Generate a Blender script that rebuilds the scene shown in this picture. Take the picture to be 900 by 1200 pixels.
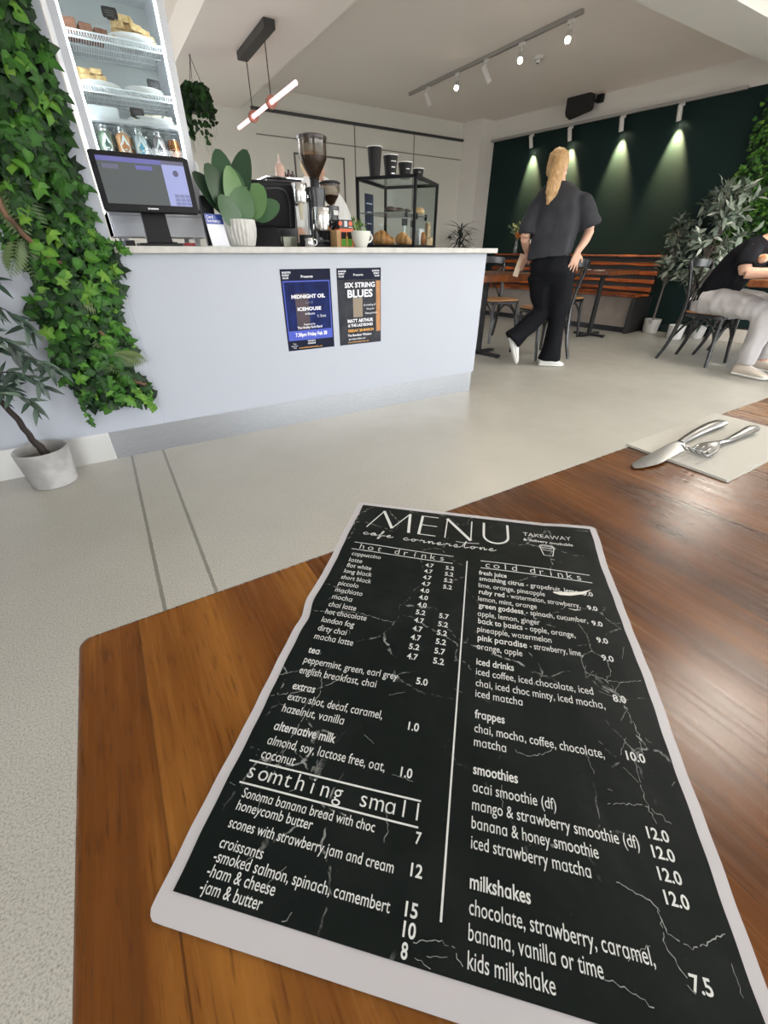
import bpy, bmesh, math, random
import numpy as np
from mathutils import Vector, Matrix, Euler, noise as mnoise
for o in list(bpy.data.objects): bpy.data.objects.remove(o)
SC = bpy.context.scene
COL = SC.collection
PI = math.pi
rad = math.radians

# ------------------------------------------------------------------ camera
CAM_H = 0.955
pitch, roll, yaw = rad(32.6), rad(0.2), rad(31.5)
F = Vector((math.sin(yaw)*math.cos(pitch), math.cos(yaw)*math.cos(pitch), -math.sin(pitch)))
R = Vector((math.cos(yaw), -math.sin(yaw), 0)); U = R.cross(F)
R2 = R*math.cos(roll)+U*math.sin(roll); U2 = U*math.cos(roll)-R*math.sin(roll)
cam = bpy.data.cameras.new('camera'); co = bpy.data.objects.new('camera', cam); COL.objects.link(co)
cam.sensor_fit = 'HORIZONTAL'; cam.sensor_width = 36; cam.lens = 480/900*36; cam.clip_start = .01
co.matrix_world = Matrix(((R2.x, U2.x, -F.x, 0), (R2.y, U2.y, -F.y, 0), (R2.z, U2.z, -F.z, CAM_H), (0, 0, 0, 1)))
SC.camera = co
# ------------------------------------------------------------------ view, sky, daylight
SC.view_settings.view_transform = 'Standard'; SC.view_settings.look = 'None'
SC.view_settings.gamma = 1; SC.view_settings.use_curve_mapping = False
SC.view_settings.exposure = 0.40
W = bpy.data.worlds.new('World'); SC.world = W; W.use_nodes = True
nt = W.node_tree; nt.nodes.clear()
wo = nt.nodes.new('ShaderNodeOutputWorld'); bg = nt.nodes.new('ShaderNodeBackground')
tcw = nt.nodes.new('ShaderNodeTexCoord'); sx = nt.nodes.new('ShaderNodeSeparateXYZ'); rp = nt.nodes.new('ShaderNodeValToRGB')
nt.links.new(tcw.outputs['Generated'], sx.inputs[0]); nt.links.new(sx.outputs['Z'], rp.inputs[0])
rp.color_ramp.elements[0].position = .0; rp.color_ramp.elements[0].color = (.34, .34, .33, 1)
rp.color_ramp.elements[1].position = .06; rp.color_ramp.elements[1].color = (.96, .97, 1.0, 1)
nt.links.new(rp.outputs[0], bg.inputs[0]); nt.links.new(bg.outputs[0], wo.inputs[0])
bg.inputs[1].default_value = 9.0
# window openings of the room (none in view): (wall, a0, a1, z0, z1)
WINF = [(-2.8, -.9, .12, 2.38), (1.2, 3.1, .12, 2.38), (3.2, 5.1, .12, 2.38), (5.2, 7.3, .12, 2.38)]     # wall_front, along X; left solid behind the camera to shade the table
WINL = [(-2.6, -1.4, .6, 2.38), (3.1, 4.3, .3, 2.4), (4.9, 6.1, .3, 2.4)]                 # wall_left, along Y
WINB_ADDED = [(-2.6, -1.25, .25, 2.4), (-1.1, .12, .25, 2.4)]                                        # wall_back, hidden by the fridge; added to brighten the back
WINR_ADDED = [(-3.1, -1.1, .12, 2.38), (-.9, 1.15, .12, 2.38)]                                 # wall_right, along Y; unseen, added to light the right side
XR0 = lambda y: 6.1+.1388*(6.68-y)             # the green wall is not quite square to the counter
YF, XL = -3.4, -2.9
def portal(loc, rot, sx_, sy_):
    l = bpy.data.lights.new('daylight_portal', 'AREA'); l.shape = 'RECTANGLE'; l.size = sx_; l.size_y = sy_
    l.cycles.is_portal = True
    o = bpy.data.objects.new('daylight_portal', l); COL.objects.link(o); o.location = loc; o.rotation_euler = rot
for a0, a1, z0, z1 in WINF: portal(((a0+a1)/2, YF-.02, (z0+z1)/2), (rad(90), 0, 0), a1-a0, z1-z0)
for a0, a1, z0, z1 in WINL: portal((XL-.02, (a0+a1)/2, (z0+z1)/2), (rad(90), 0, rad(-90)), a1-a0, z1-z0)

for a0, a1, z0, z1 in WINB_ADDED: portal(((a0+a1)/2, 7.0, (z0+z1)/2), (rad(-90), 0, 0), a1-a0, z1-z0)
for a0, a1, z0, z1 in WINR_ADDED: portal((XR0((a0+a1)/2)+.02, (a0+a1)/2, (z0+z1)/2), (rad(90), 0, rad(90+7.9)), a1-a0, z1-z0)
# ------------------------------------------------------------------ material helpers
MATS = {}
def mat(name, col, rough=.5, metal=0., col2=None, nscale=8., nstretch=(1, 1, 1), bump=0., bscale=None, emit=None, estr=0., trans=0., ior=1.45,
        tint=None, alpha=1., contrast=(.35, .65), spec=None, coat=0., detail=4):
    if name in MATS: return MATS[name]
    m = bpy.data.materials.new(name); m.use_nodes = True; MATS[name] = m
    n = m.node_tree.nodes; L = m.node_tree.links; b = n['Principled BSDF']
    b.inputs['Base Color'].default_value = (*col, 1); b.inputs['Roughness'].default_value = rough; b.inputs['Metallic'].default_value = metal
    if spec is not None: b.inputs['Specular IOR Level'].default_value = spec
    if coat: b.inputs['Coat Weight'].default_value = coat; b.inputs['Coat Roughness'].default_value = .12
    if trans: b.inputs['Transmission Weight'].default_value = trans; b.inputs['IOR'].default_value = ior
    if alpha < 1: b.inputs['Alpha'].default_value = alpha
    if emit: b.inputs['Emission Color'].default_value = (*emit, 1); b.inputs['Emission Strength'].default_value = estr
    tc = n.new('ShaderNodeTexCoord'); mp = n.new('ShaderNodeMapping'); mp.inputs['Scale'].default_value = nstretch
    L.new(tc.outputs['Object'], mp.inputs[0])
    def nz(s, d=detail):
        t = n.new('ShaderNodeTexNoise'); t.inputs['Scale'].default_value = s; t.inputs['Detail'].default_value = d
        L.new(mp.outputs[0], t.inputs['Vector']); return t
    src = None
    if col2 is not None:
        t = nz(nscale); r = n.new('ShaderNodeValToRGB')
        r.color_ramp.elements[0].position, r.color_ramp.elements[1].position = contrast
        r.color_ramp.elements[0].color = (*col, 1); r.color_ramp.elements[1].color = (*col2, 1)
        L.new(t.outputs['Fac'], r.inputs[0]); src = r.outputs[0]
    if tint is not None:                                # colour that differs from leaf to leaf
        a = n.new('ShaderNodeAttribute'); a.attribute_name = 'tint'; r = n.new('ShaderNodeValToRGB')
        while len(r.color_ramp.elements) < len(tint): r.color_ramp.elements.new(.5)
        for i, c in enumerate(tint):
            r.color_ramp.elements[i].position = i/(len(tint)-1); r.color_ramp.elements[i].color = (*c, 1)
        L.new(a.outputs['Fac'], r.inputs[0]); src = r.outputs[0]
    if src: L.new(src, b.inputs['Base Color'])
    if bump:
        t = nz(bscale or nscale, 3); bp = n.new('ShaderNodeBump'); bp.inputs['Strength'].default_value = bump; bp.inputs['Distance'].default_value = .004
        L.new(t.outputs['Fac'], bp.inputs['Height']); L.new(bp.outputs[0], b.inputs['Normal'])
    return m
def thin_glass(name, tintc=(.93, .96, .96), refl=.08):
    if name in MATS: return MATS[name]
    m = bpy.data.materials.new(name); m.use_nodes = True; MATS[name] = m
    n = m.node_tree.nodes; L = m.node_tree.links; n.clear()
    o = n.new('ShaderNodeOutputMaterial'); t = n.new('ShaderNodeBsdfTransparent'); t.inputs[0].default_value = (*tintc, 1)
    g = n.new('ShaderNodeBsdfGlossy'); g.inputs['Roughness'].default_value = .03; mx = n.new('ShaderNodeMixShader')
    fr = n.new('ShaderNodeLayerWeight'); fr.inputs[0].default_value = .5
    pw = n.new('ShaderNodeMath'); pw.operation = 'POWER'; L.new(fr.outputs['Facing'], pw.inputs[0]); pw.inputs[1].default_value = 4.
    ml = n.new('ShaderNodeMath'); ml.operation = 'MULTIPLY_ADD'; L.new(pw.outputs[0], ml.inputs[0]); ml.inputs[1].default_value = .45; ml.inputs[2].default_value = refl*.4
    L.new(ml.outputs[0], mx.inputs[0]); L.new(t.outputs[0], mx.inputs[1]); L.new(g.outputs[0], mx.inputs[2]); L.new(mx.outputs[0], o.inputs[0])
    return m

# ------------------------------------------------------------------ mesh helpers
def cr(pts, n=6, closed=False):
    """smooth path through points"""
    P = [Vector(p) for p in pts]; out = []
    N = len(P)
    for i in range(N if closed else N-1):
        p1, p2 = P[i], P[(i+1) % N]
        p0 = P[i-1] if (i or closed) else p1*2-p2
        p3 = P[(i+2) % N] if (i+2 < N or closed) else p2*2-p1
        for k in range(n):
            t = k/n
            out.append(.5*((2*p1)+(p2-p0)*t+(2*p0-5*p1+4*p2-p3)*t*t+(3*p1-p0-3*p2+p3)*t**3))
    if not closed: out.append(P[-1])
    return out
class MB:
    def __init__(s): s.v = []; s.f = []; s.t = []; s.cur = 0.; s.M = None
    def add(s, vs, fs):
        o = len(s.v)
        for p in vs:
            p = Vector(p); s.v.append(tuple(s.M @ p) if s.M else tuple(p)); s.t.append(s.cur)
        s.f += [tuple(i+o for i in f) for f in fs]
    def box(s, x0, x1, y0, y1, z0, z1, rot=None):
        c = Vector(((x0+x1)/2, (y0+y1)/2, (z0+z1)/2)); h = Vector((abs(x1-x0)/2, abs(y1-y0)/2, abs(z1-z0)/2))
        vs = []
        for dz in (-1, 1):
            for dx, dy in ((-1, -1), (1, -1), (1, 1), (-1, 1)):
                p = Vector((dx*h.x, dy*h.y, dz*h.z))
                if rot is not None: p = rot @ p
                vs.append(c+p)
        s.add(vs, [(3, 2, 1, 0), (4, 5, 6, 7), (0, 1, 5, 4), (1, 2, 6, 5), (2, 3, 7, 6), (3, 0, 4, 7)])
    def loft(s, rings, cap0=True, cap1=True):
        n = len(rings[0]); vs = [p for r in rings for p in r]; fs = []
        for i in range(len(rings)-1):
            for j in range(n):
                k = (j+1) % n; fs.append((i*n+j, i*n+k, (i+1)*n+k, (i+1)*n+j))
        if cap0: fs.append(tuple(range(n-1, -1, -1)))
        if cap1: b = (len(rings)-1)*n; fs.append(tuple(b+j for j in range(n)))
        s.add(vs, fs)
    def tube(s, pts, r, n=8, caps=True, flat=1.):
        P = [Vector(p) for p in pts]; N = len(P)
        rr = r if isinstance(r, (list, tuple)) else [r]*N
        if len(rr) != N: rr = [rr[0]+(rr[-1]-rr[0])*i/(N-1) for i in range(N)] if len(rr) == 2 else [np.interp(i/(N-1)*(len(rr)-1), range(len(rr)), rr) for i in range(N)]
        t0 = (P[1]-P[0]).normalized(); up = Vector((0, 0, 1)) if abs(t0.z) < .9 else Vector((1, 0, 0))
        u = t0.cross(up).normalized(); rings = []
        for i in range(N):
            t = (P[min(i+1, N-1)]-P[max(i-1, 0)]); t = t.normalized() if t.length > 1e-9 else t0
            u = (u-t*u.dot(t)); u = u.normalized() if u.length > 1e-6 else t.orthogonal().normalized(); w = t.cross(u)
            rings.append([P[i]+(u*math.cos(2*PI*j/n)+w*math.sin(2*PI*j/n)*flat)*rr[i] for j in range(n)])
        s.loft(rings, caps, caps)
    def ring(s, c, rx, ry, n=20, rot=None, e=1.):
        out = []
        for j in range(n):
            a = 2*PI*j/n; ca, sa = math.cos(a), math.sin(a)
            p = Vector((rx*math.copysign(abs(ca)**e, ca), ry*math.copysign(abs(sa)**e, sa), 0))
            out.append(Vector(c)+(rot @ p if rot is not None else p))
        return out
    def stack(s, rows, n=20, e=1., cap0=True, cap1=True):
        """rows: (cx,cy,cz,rx,ry[,rotmatrix])"""
        s.loft([s.ring(r[:3], r[3], r[4], n, r[5] if len(r) > 5 else None, e) for r in rows], cap0, cap1)
    def lathe(s, prof, c=(0, 0, 0), n=24, rot=None):
        c = Vector(c); rings = []
        for r, z in prof:
            rings.append([c+((rot @ Vector((r*math.cos(2*PI*j/n), r*math.sin(2*PI*j/n), z))) if rot is not None else Vector((r*math.cos(2*PI*j/n), r*math.sin(2*PI*j/n), z))) for j in range(n)])
        s.loft(rings)
    def ell(s, c, r, nu=16, nv=10, rot=None):
        c = Vector(c); rings = []
        for i in range(1, nv):
            a = PI*i/nv
            rr = []
            for j in range(nu):
                p = Vector((r[0]*math.sin(a)*math.cos(2*PI*j/nu), r[1]*math.sin(a)*math.sin(2*PI*j/nu), -r[2]*math.cos(a)))
                rr.append(c+(rot @ p if rot is not None else p))
            rings.append(rr)
        n = nu; vs = [p for q in rings for p in q]; fs = []
        for i in range(len(rings)-1):
            for j in range(n): k = (j+1) % n; fs.append((i*n+j, i*n+k, (i+1)*n+k, (i+1)*n+j))
        b, t = Vector((0, 0, -r[2])), Vector((0, 0, r[2]))
        if rot is not None: b, t = rot @ b, rot @ t
        ib = len(vs); vs += [c+b, c+t]; m = (len(rings)-1)*n
        for j in range(n): k = (j+1) % n; fs.append((ib, k, j)); fs.append((ib+1, m+j, m+k))
        s.add(vs, fs)
    def prism(s, poly, z0, z1):
        n = len(poly)
        s.add([(x, y, z0) for x, y in poly]+[(x, y, z1) for x, y in poly],
              [tuple(range(n-1, -1, -1)), tuple(range(n, 2*n))]+[(i, (i+1) % n, n+(i+1) % n, n+i) for i in range(n)])
    def mesh(s, name):
        me = bpy.data.meshes.new(name); me.from_pydata(s.v, [], s.f); me.validate()
        if any(s.t) and len(me.vertices) == len(s.t):
            a = me.attributes.new('tint', 'FLOAT', 'POINT'); a.data.foreach_set('value', s.t)
        return me
def link(name, me, m=None, parent=None, bevel=0., smooth=38, seg=2):
    o = bpy.data.objects.new(name, me); COL.objects.link(o)
    if m is not None and not me.materials: me.materials.append(m)
    if smooth is not None and len(me.polygons):
        me.shade_smooth()
        if smooth < 180: me.set_sharp_from_angle(angle=rad(smooth))
    if bevel:
        b = o.modifiers.new('bevel', 'BEVEL'); b.width = bevel; b.segments = seg; b.limit_method = 'ANGLE'; b.angle_limit = rad(40)
    if parent is not None: o.parent = parent
    return o
def part(name, mb, m, parent=None, bevel=0., smooth=38, label=None, seg=2):
    o = link(name, mb.mesh(name), m, parent, bevel, smooth, seg)
    if label: o['label'] = label
    return o
def thing(name, label, cat, loc=(0, 0, 0), rz=0., group=None, rot=None):
    o = bpy.data.objects.new(name, None); COL.objects.link(o); o.empty_display_size = .05
    o.location = loc; o.rotation_euler = rot if rot else (0, 0, rz)
    return tag(o, label, cat, group)
def tag(o, label, cat, group=None):
    o['label'] = label; o['category'] = cat
    if group: o['group'] = group
    return o
def struct(name, mb, m, bevel=0., smooth=None):
    o = part(name, mb, m, None, bevel, smooth); o['kind'] = 'structure'; return o
def dup(root, loc, rz=None, label=None, group=None):
    r = root.copy(); COL.objects.link(r); r.location = loc
    if rz is not None: r.rotation_euler = (0, 0, rz)
    if label: r['label'] = label
    if group: r['group'] = group
    for ch in list(root.children):
        c = ch.copy(); COL.objects.link(c); c.parent = r
        for g in list(ch.children):
            d = g.copy(); COL.objects.link(d); d.parent = c
    return r
def bake(mb, name, voxel=None, smooth=0, subsurf=0, fac=.5):
    """one continuous skin grown over overlapping volumes"""
    me = mb.mesh(name); o = bpy.data.objects.new(name+'_tmp', me); COL.objects.link(o)
    if voxel:
        r = o.modifiers.new('r', 'REMESH'); r.mode = 'VOXEL'; r.voxel_size = voxel; r.use_smooth_shade = True
    if smooth:
        q = o.modifiers.new('s', 'SMOOTH'); q.factor = fac; q.iterations = smooth
    if subsurf:
        q = o.modifiers.new('u', 'SUBSURF'); q.levels = subsurf; q.render_levels = subsurf
    dg = bpy.context.evaluated_depsgraph_get(); out = bpy.data.meshes.new_from_object(o.evaluated_get(dg)); out.name = name
    bpy.data.objects.remove(o); return out
TEXTS = []
def text_mesh(lines, name):
    """lines: (string, x, y, width or None, size, bold, align, M) -> one mesh of flat lettering in the XY plane (M places each line)"""
    obs = []
    for s_, x, y, w, size, bold, al, M in lines:
        c = bpy.data.curves.new('txt', 'FONT'); c.body = s_; c.size = size; c.resolution_u = 3; c.offset = bold*size
        o = bpy.data.objects.new('txt', c); COL.objects.link(o); obs.append((o, c, x, y, w, al, M))
    dg = bpy.context.evaluated_depsgraph_get(); mb = MB()
    for o, c, x, y, w, al, M in obs:
        me = bpy.data.meshes.new_from_object(o.evaluated_get(dg))
        if len(me.vertices):
            if '\u0251' in c.body: match_a(me, c.size, c.offset)
            xs = [v.co.x for v in me.vertices]; x0, x1 = min(xs), max(xs); k = w/(x1-x0) if w else 1.
            off = {'L': 0, 'C': -(x1-x0)*k/2, 'R': -(x1-x0)*k}[al]
            vs = [Vector(((v.co.x-x0)*k+off+x, v.co.y+y, 0)) for v in me.vertices]
            if M is not None: vs = [M @ v for v in vs]
            mb.add(vs, [tuple(p.vertices) for p in me.polygons])
        bpy.data.meshes.remove(me); bpy.data.objects.remove(o); bpy.data.curves.remove(c)
    return mb
A_SIG = {}
def glyph(ch, size, offset):
    c = bpy.data.curves.new('g', 'FONT'); c.body = ch; c.size = size; c.offset = offset; c.resolution_u = 3; o = bpy.data.objects.new('g', c); COL.objects.link(o)
    me = bpy.data.meshes.new_from_object(o.evaluated_get(bpy.context.evaluated_depsgraph_get())); xs = [v.co.x for v in me.vertices]; ys = [v.co.y for v in me.vertices]
    r = (max(xs)-min(xs), max(ys)-min(ys), min(ys)); bpy.data.meshes.remove(me); bpy.data.objects.remove(o); bpy.data.curves.remove(c); return r
def match_a(me, size, offset):
    """bring the one-storey a to the x-height of the other letters"""
    k = (round(size, 3), round(offset, 4))
    if k not in A_SIG: A_SIG[k] = (glyph('\u0251', size, offset), glyph('o', size, offset))
    (aw, ah, ab), (ow, oh, ob) = A_SIG[k]
    par = list(range(len(me.vertices)))
    def fd(i):
        while par[i] != i: par[i] = par[par[i]]; i = par[i]
        return i
    for e in me.edges: par[fd(e.vertices[0])] = fd(e.vertices[1])
    isl = {}
    for i in range(len(par)): isl.setdefault(fd(i), []).append(i)
    for ids in isl.values():
        xs = [me.vertices[i].co.x for i in ids]; ys = [me.vertices[i].co.y for i in ids]
        if abs(max(xs)-min(xs)-aw) < .01*aw and abs(max(ys)-min(ys)-ah) < .01*ah:
            cx = (max(xs)+min(xs))/2; s = oh/ah
            for i in ids: v = me.vertices[i]; v.co.x = cx+(v.co.x-cx)*(.5+.5*s); v.co.y = ob+(v.co.y-ab)*s
def basis(d, nrm):
    d = Vector(d).normalized(); n = Vector(nrm); n = (n-d*n.dot(d))
    n = n.normalized() if n.length > 1e-5 else d.orthogonal().normalized()
    x = d.cross(n)
    return Matrix((x, d, n)).transposed()
IVY = [(0, 0), (.22, -.16), (.5, -.05), (.34, .2), (.62, .48), (.3, .52), (.2, .72), (0, 1.05), (-.2, .72), (-.3, .52), (-.62, .48), (-.34, .2), (-.5, -.05), (-.22, -.16)]
HEART = [(0, 0), (.25, -.1), (.47, .12), (.44, .42), (.26, .75), (0, 1.02), (-.26, .75), (-.44, .42), (-.47, .12), (-.25, -.1)]
def leaf_poly(mb, p, B, L, shape=IVY, curl=.25, w=1.):
    p = Vector(p); vs = []; t0 = mb.cur; n = len(shape)
    for x, y in [(0, .38)]+shape:
        z = -curl*(x*x*1.6+(y-.3)**2*.8)+.05*abs(x)*(1 if int(p.x*1e4) % 2 else -1)
        vs.append(p+B @ (Vector((x*w, y, z))*L))
    k0 = len(mb.t); mb.add(vs, [(0, 1+i, 1+(i+1) % n) for i in range(n)])
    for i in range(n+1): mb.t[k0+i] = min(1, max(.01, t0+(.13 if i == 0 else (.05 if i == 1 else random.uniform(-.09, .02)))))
def leaf_blade(mb, p, B, L, w=.25, bend=.2, fold=.25, rows=5, tip=1.):
    p = Vector(p); vs = []; fs = []
    for i in range(rows+1):
        t = i/rows; hw = w*(math.sin(PI*min(1, t**.8*.97+.02))**tip)*.5+.004
        zc = -bend*t*t
        for sx_ in (-1, 0, 1): vs.append(p+B @ (Vector((sx_*hw, t, zc+abs(sx_)*hw*fold))*L))
    for i in range(rows):
        for j in range(2): a = i*3+j; fs.append((a, a+1, a+4, a+3))
    mb.add(vs, fs)
def rnd(a, b): return random.uniform(a, b)
def rvec(): return Vector((random.gauss(0, 1), random.gauss(0, 1), random.gauss(0, 1))).normalized()
# ================================================================== THE ROOM
paint = mat('warm white paint', (.66, .63, .585), .7, bump=.05, bscale=180)
ceilm = mat('ceiling paint', (.84, .785, .735), .75, bump=.05, bscale=140)
greenm = mat('dark green wall paint', (.0052, .0185, .0170), .7, spec=.2, bump=.08, bscale=120)
whitel = mat('white laminate', (.375, .40, .455), .42)
black = mat('black metal', (.012, .012, .014), .42, spec=.25)
darkl = mat('dark rail', (.03, .028, .027), .5)
def floor_mat():
    m = bpy.data.materials.new('polished concrete floor'); m.use_nodes = True
    n = m.node_tree.nodes; L = m.node_tree.links; b = n['Principled BSDF']
    tc = n.new('ShaderNodeTexCoord')
    def nz(s, d=5, r=.6):
        t = n.new('ShaderNodeTexNoise'); t.inputs['Scale'].default_value = s; t.inputs['Detail'].default_value = d; t.inputs['Roughness'].default_value = r
        L.new(tc.outputs['Object'], t.inputs['Vector']); return t.outputs['Fac']
    def ramp(f, st):
        r = n.new('ShaderNodeValToRGB')
        while len(r.color_ramp.elements) < len(st): r.color_ramp.elements.new(.5)
        for e, (p_, c) in zip(r.color_ramp.elements, st): e.position = p_; e.color = (*c, 1) if isinstance(c, tuple) else (c, c, c, 1)
        L.new(f, r.inputs[0]); return r.outputs[0]
    def mix(mode, f, a, c):
        x = n.new('ShaderNodeMix'); x.data_type = 'RGBA'; x.blend_type = mode
        if isinstance(f, float): x.inputs[0].default_value = f
        else: L.new(f, x.inputs[0])
        for i, q in ((6, a), (7, c)):
            if isinstance(q, tuple): x.inputs[i].default_value = (*q, 1)
            else: L.new(q, x.inputs[i])
        return x.outputs[2]
    base = ramp(nz(1.3), [(.3, (.375, .362, .322)), (.7, (.44, .428, .384))])
    fine = ramp(nz(230, 3, .7), [(.32, .52), (.5, 1.), (.68, 1.18)])
    c = mix('MULTIPLY', 1., base, fine)
    vo = n.new('ShaderNodeTexVoronoi'); vo.inputs['Scale'].default_value = 95; L.new(tc.outputs['Object'], vo.inputs['Vector'])
    sp = ramp(vo.outputs['Distance'], [(.06, 1.), (.13, 0.)])
    sel = ramp(nz(60, 2), [(.52, 0.), (.6, 1.)])
    msk = mix('MULTIPLY', 1., sp, sel)
    c = mix('MIX', msk, c, (.17, .165, .15))
    # two saw-cut joints running away from the counter
    se = n.new('ShaderNodeSeparateXYZ'); L.new(tc.outputs['Object'], se.inputs[0])
    def math_(op, a, v):
        x = n.new('ShaderNodeMath'); x.operation = op
        L.new(a, x.inputs[0])
        if isinstance(v, float): x.inputs[1].default_value = v
        else: L.new(v, x.inputs[1])
        return x.outputs[0]
    wob = math_('MULTIPLY', math_('SUBTRACT', nz(40, 3), .5), .006)
    X = math_('ADD', se.outputs['X'], wob)
    g = None
    for gx in (-.106, .05):
        d = math_('ABSOLUTE', math_('SUBTRACT', X, gx), 0.); k = math_('LESS_THAN', d, .0058)
        g = k if g is None else math_('MAXIMUM', g, k)
    c = mix('MIX', math_('MULTIPLY', g, .75), c, (.13, .125, .105))
    L.new(c, b.inputs['Base Color'])
    rr = ramp(nz(6), [(.3, .30), (.7, .46)]); L.new(rr, b.inputs['Roughness'])
    bp = n.new('ShaderNodeBump'); bp.inputs['Strength'].default_value = .12; bp.inputs['Distance'].default_value = .001
    L.new(nz(160, 3), bp.inputs['Height']); L.new(bp.outputs[0], b.inputs['Normal'])
    return m
YB = 6.98; ZC = 2.685; ZL = 2.445
m_ = MB(); m_.box(XL-.2, 8.2, YF-.2, YB+.2, -.1, 0); struct('floor', m_, floor_mat())
m_ = MB(); m_.box(XL-.2, 8.2, YF-.2, YB+.2, ZC, ZC+.1); struct('ceiling', m_, ceilm)
m_ = MB(); e_ = XL-.2
for a0, a1, z0, z1 in WINB_ADDED: m_.box(e_, a0, YB, YB+.15, 0, ZC); m_.box(a0, a1, YB, YB+.15, 0, z0); m_.box(a0, a1, YB, YB+.15, z1, ZC); e_ = a1
m_.box(e_, 8.2, YB, YB+.15, 0, ZC); struct('wall_back', m_, mat('cream wall panelling', (.66, .635, .57), .6, bump=.04, bscale=150))
def wall_with_openings(name, wins, axis, fixed, a_min, a_max):
    m_ = MB(); cuts = sorted(wins); edge = a_min
    def bx(a0, a1, z0, z1):
        if axis == 'x': m_.box(a0, a1, fixed-.15, fixed, z0, z1)
        else: m_.box(fixed-.15, fixed, a0, a1, z0, z1)
    for a0, a1, z0, z1 in cuts:
        bx(edge, a0, 0, ZC); bx(a0, a1, 0, z0); bx(a0, a1, z1, ZC); edge = a1
    bx(edge, a_max, 0, ZC); struct(name, m_, paint)
wall_with_openings('wall_front', WINF, 'x', YF, XL-.2, 8.2)
wall_with_openings('wall_left', WINL, 'y', XL, YF-.1, YB+.1)
frm = mat('dark window frame', (.03, .03, .032), .4)
for i, (w_, ax) in enumerate([(w, 'x') for w in WINF]+[(w, 'y') for w in WINL]):
    a0, a1, z0, z1 = w_; m_ = MB(); g_ = MB(); t = .05
    for (b0, b1, c0, c1) in ((a0, a1, z0, z0+t), (a0, a1, z1-t, z1), (a0, a0+t, z0, z1), (a1-t, a1, z0, z1), ((a0+a1)/2-t/2, (a0+a1)/2+t/2, z0, z1)):
        if ax == 'x': m_.box(b0, b1, YF-.11, YF-.05, c0, c1)
        else: m_.box(XL-.11, XL-.05, b0, b1, c0, c1)
    if ax == 'x': g_.box(a0+.01, a1-.01, YF-.085, YF-.079, z0+.01, z1-.01)
    else: g_.box(XL-.085, XL-.079, a0+.01, a1-.01, z0+.01, z1-.01)
    wn = struct('window_%d' % (i+1), m_, frm)
    part('pane', g_, thin_glass('window glass', (.97, .98, .98)), wn, smooth=None)
for i, (a0, a1, z0, z1) in enumerate(WINB_ADDED):
    m_ = MB(); g_ = MB(); t = .05
    for (b0, b1, c0, c1) in ((a0, a1, z0, z0+t), (a0, a1, z1-t, z1), (a0, a0+t, z0, z1), (a1-t, a1, z0, z1), ((a0+a1)/2-t/2, (a0+a1)/2+t/2, z0, z1)): m_.box(b0, b1, YB+.04, YB+.10, c0, c1)
    g_.box(a0+.01, a1-.01, YB+.066, YB+.072, z0+.01, z1-.01); wn = struct('window_%d' % (21+i), m_, frm); part('pane', g_, thin_glass('window glass'), wn, smooth=None)  # unseen windows added for their light on ceiling and back wall
# green wall: a slab along the skewed right side
def skew(name, y0, y1, off0, off1, z0, z1, m, kind=True):
    """box hugging the right wall: off = distance in front of the wall"""
    mb = MB(); vs = []
    for z in (z0, z1):
        for y, o in ((y0, off1), (y0, off0), (y1, off0), (y1, off1)): vs.append((XR0(y)-o, y, z))
    mb.add(vs, [(3, 2, 1, 0), (4, 5, 6, 7), (0, 1, 5, 4), (1, 2, 6, 5), (2, 3, 7, 6), (3, 0, 4, 7)])
    if kind: return struct(name, mb, m)
    return mb
m_ = MB(); e_ = -3.6
for a0, a1, z0, z1 in WINR_ADDED:
    for (y0, y1, c0, c1) in ((e_, a0, 0, ZC), (a0, a1, 0, z0), (a0, a1, z1, ZC)):
        q = skew('w', y0, y1, 0, -.15, c0, c1, None, False); m_.add(q.v, q.f)
    e_ = a1
q = skew('w', e_, 6.68, 0, -.15, 0, ZC, None, False); m_.add(q.v, q.f)
struct('wall_right', m_, greenm)
for i, (a0, a1, z0, z1) in enumerate(WINR_ADDED):
    m_ = MB(); g_ = MB(); t = .05
    for (b0, b1, c0, c1) in ((a0, a1, z0, z0+t), (a0, a1, z1-t, z1), (a0, a0+t, z0, z1), (a1-t, a1, z0, z1), ((a0+a1)/2-t/2, (a0+a1)/2+t/2, z0, z1)):
        q = skew('w', b0, b1, -.05, -.11, c0, c1, None, False); m_.add(q.v, q.f)
    q = skew('w', a0+.01, a1-.01, -.079, -.085, z0+.01, z1-.01, None, False); g_.add(q.v, q.f)
    wn = struct('window_%d' % (11+i), m_, frm); part('pane', g_, thin_glass('window glass'), wn, smooth=None)  # added windows out of view, for light on table, floor and seated person
skew('trim_1', 1.2, 6.66, .0, .012, 2.44, ZC, paint)             # cream band over the green paint
skew('wall_pilaster', 6.60, YB, .30, -.2, 0, ZC, paint)
skew('baseboard_right', 1.2, 6.60, .0, .014, 0, .09, mat('green skirting', (.012, .03, .03), .5))
# lowered ceiling strips (bulkheads)
m_ = MB(); m_.box(1.205, 2.118, 2.9, YB, ZL, ZC); struct('ceiling_bulkhead', m_, ceilm)
m_ = MB(); m_.box(-2.9, 8.0, 2.44, 2.83, ZL, ZC); struct('ceiling_beam', m_, mat('beam paint', (.70, .69, .655), .7))
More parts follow.
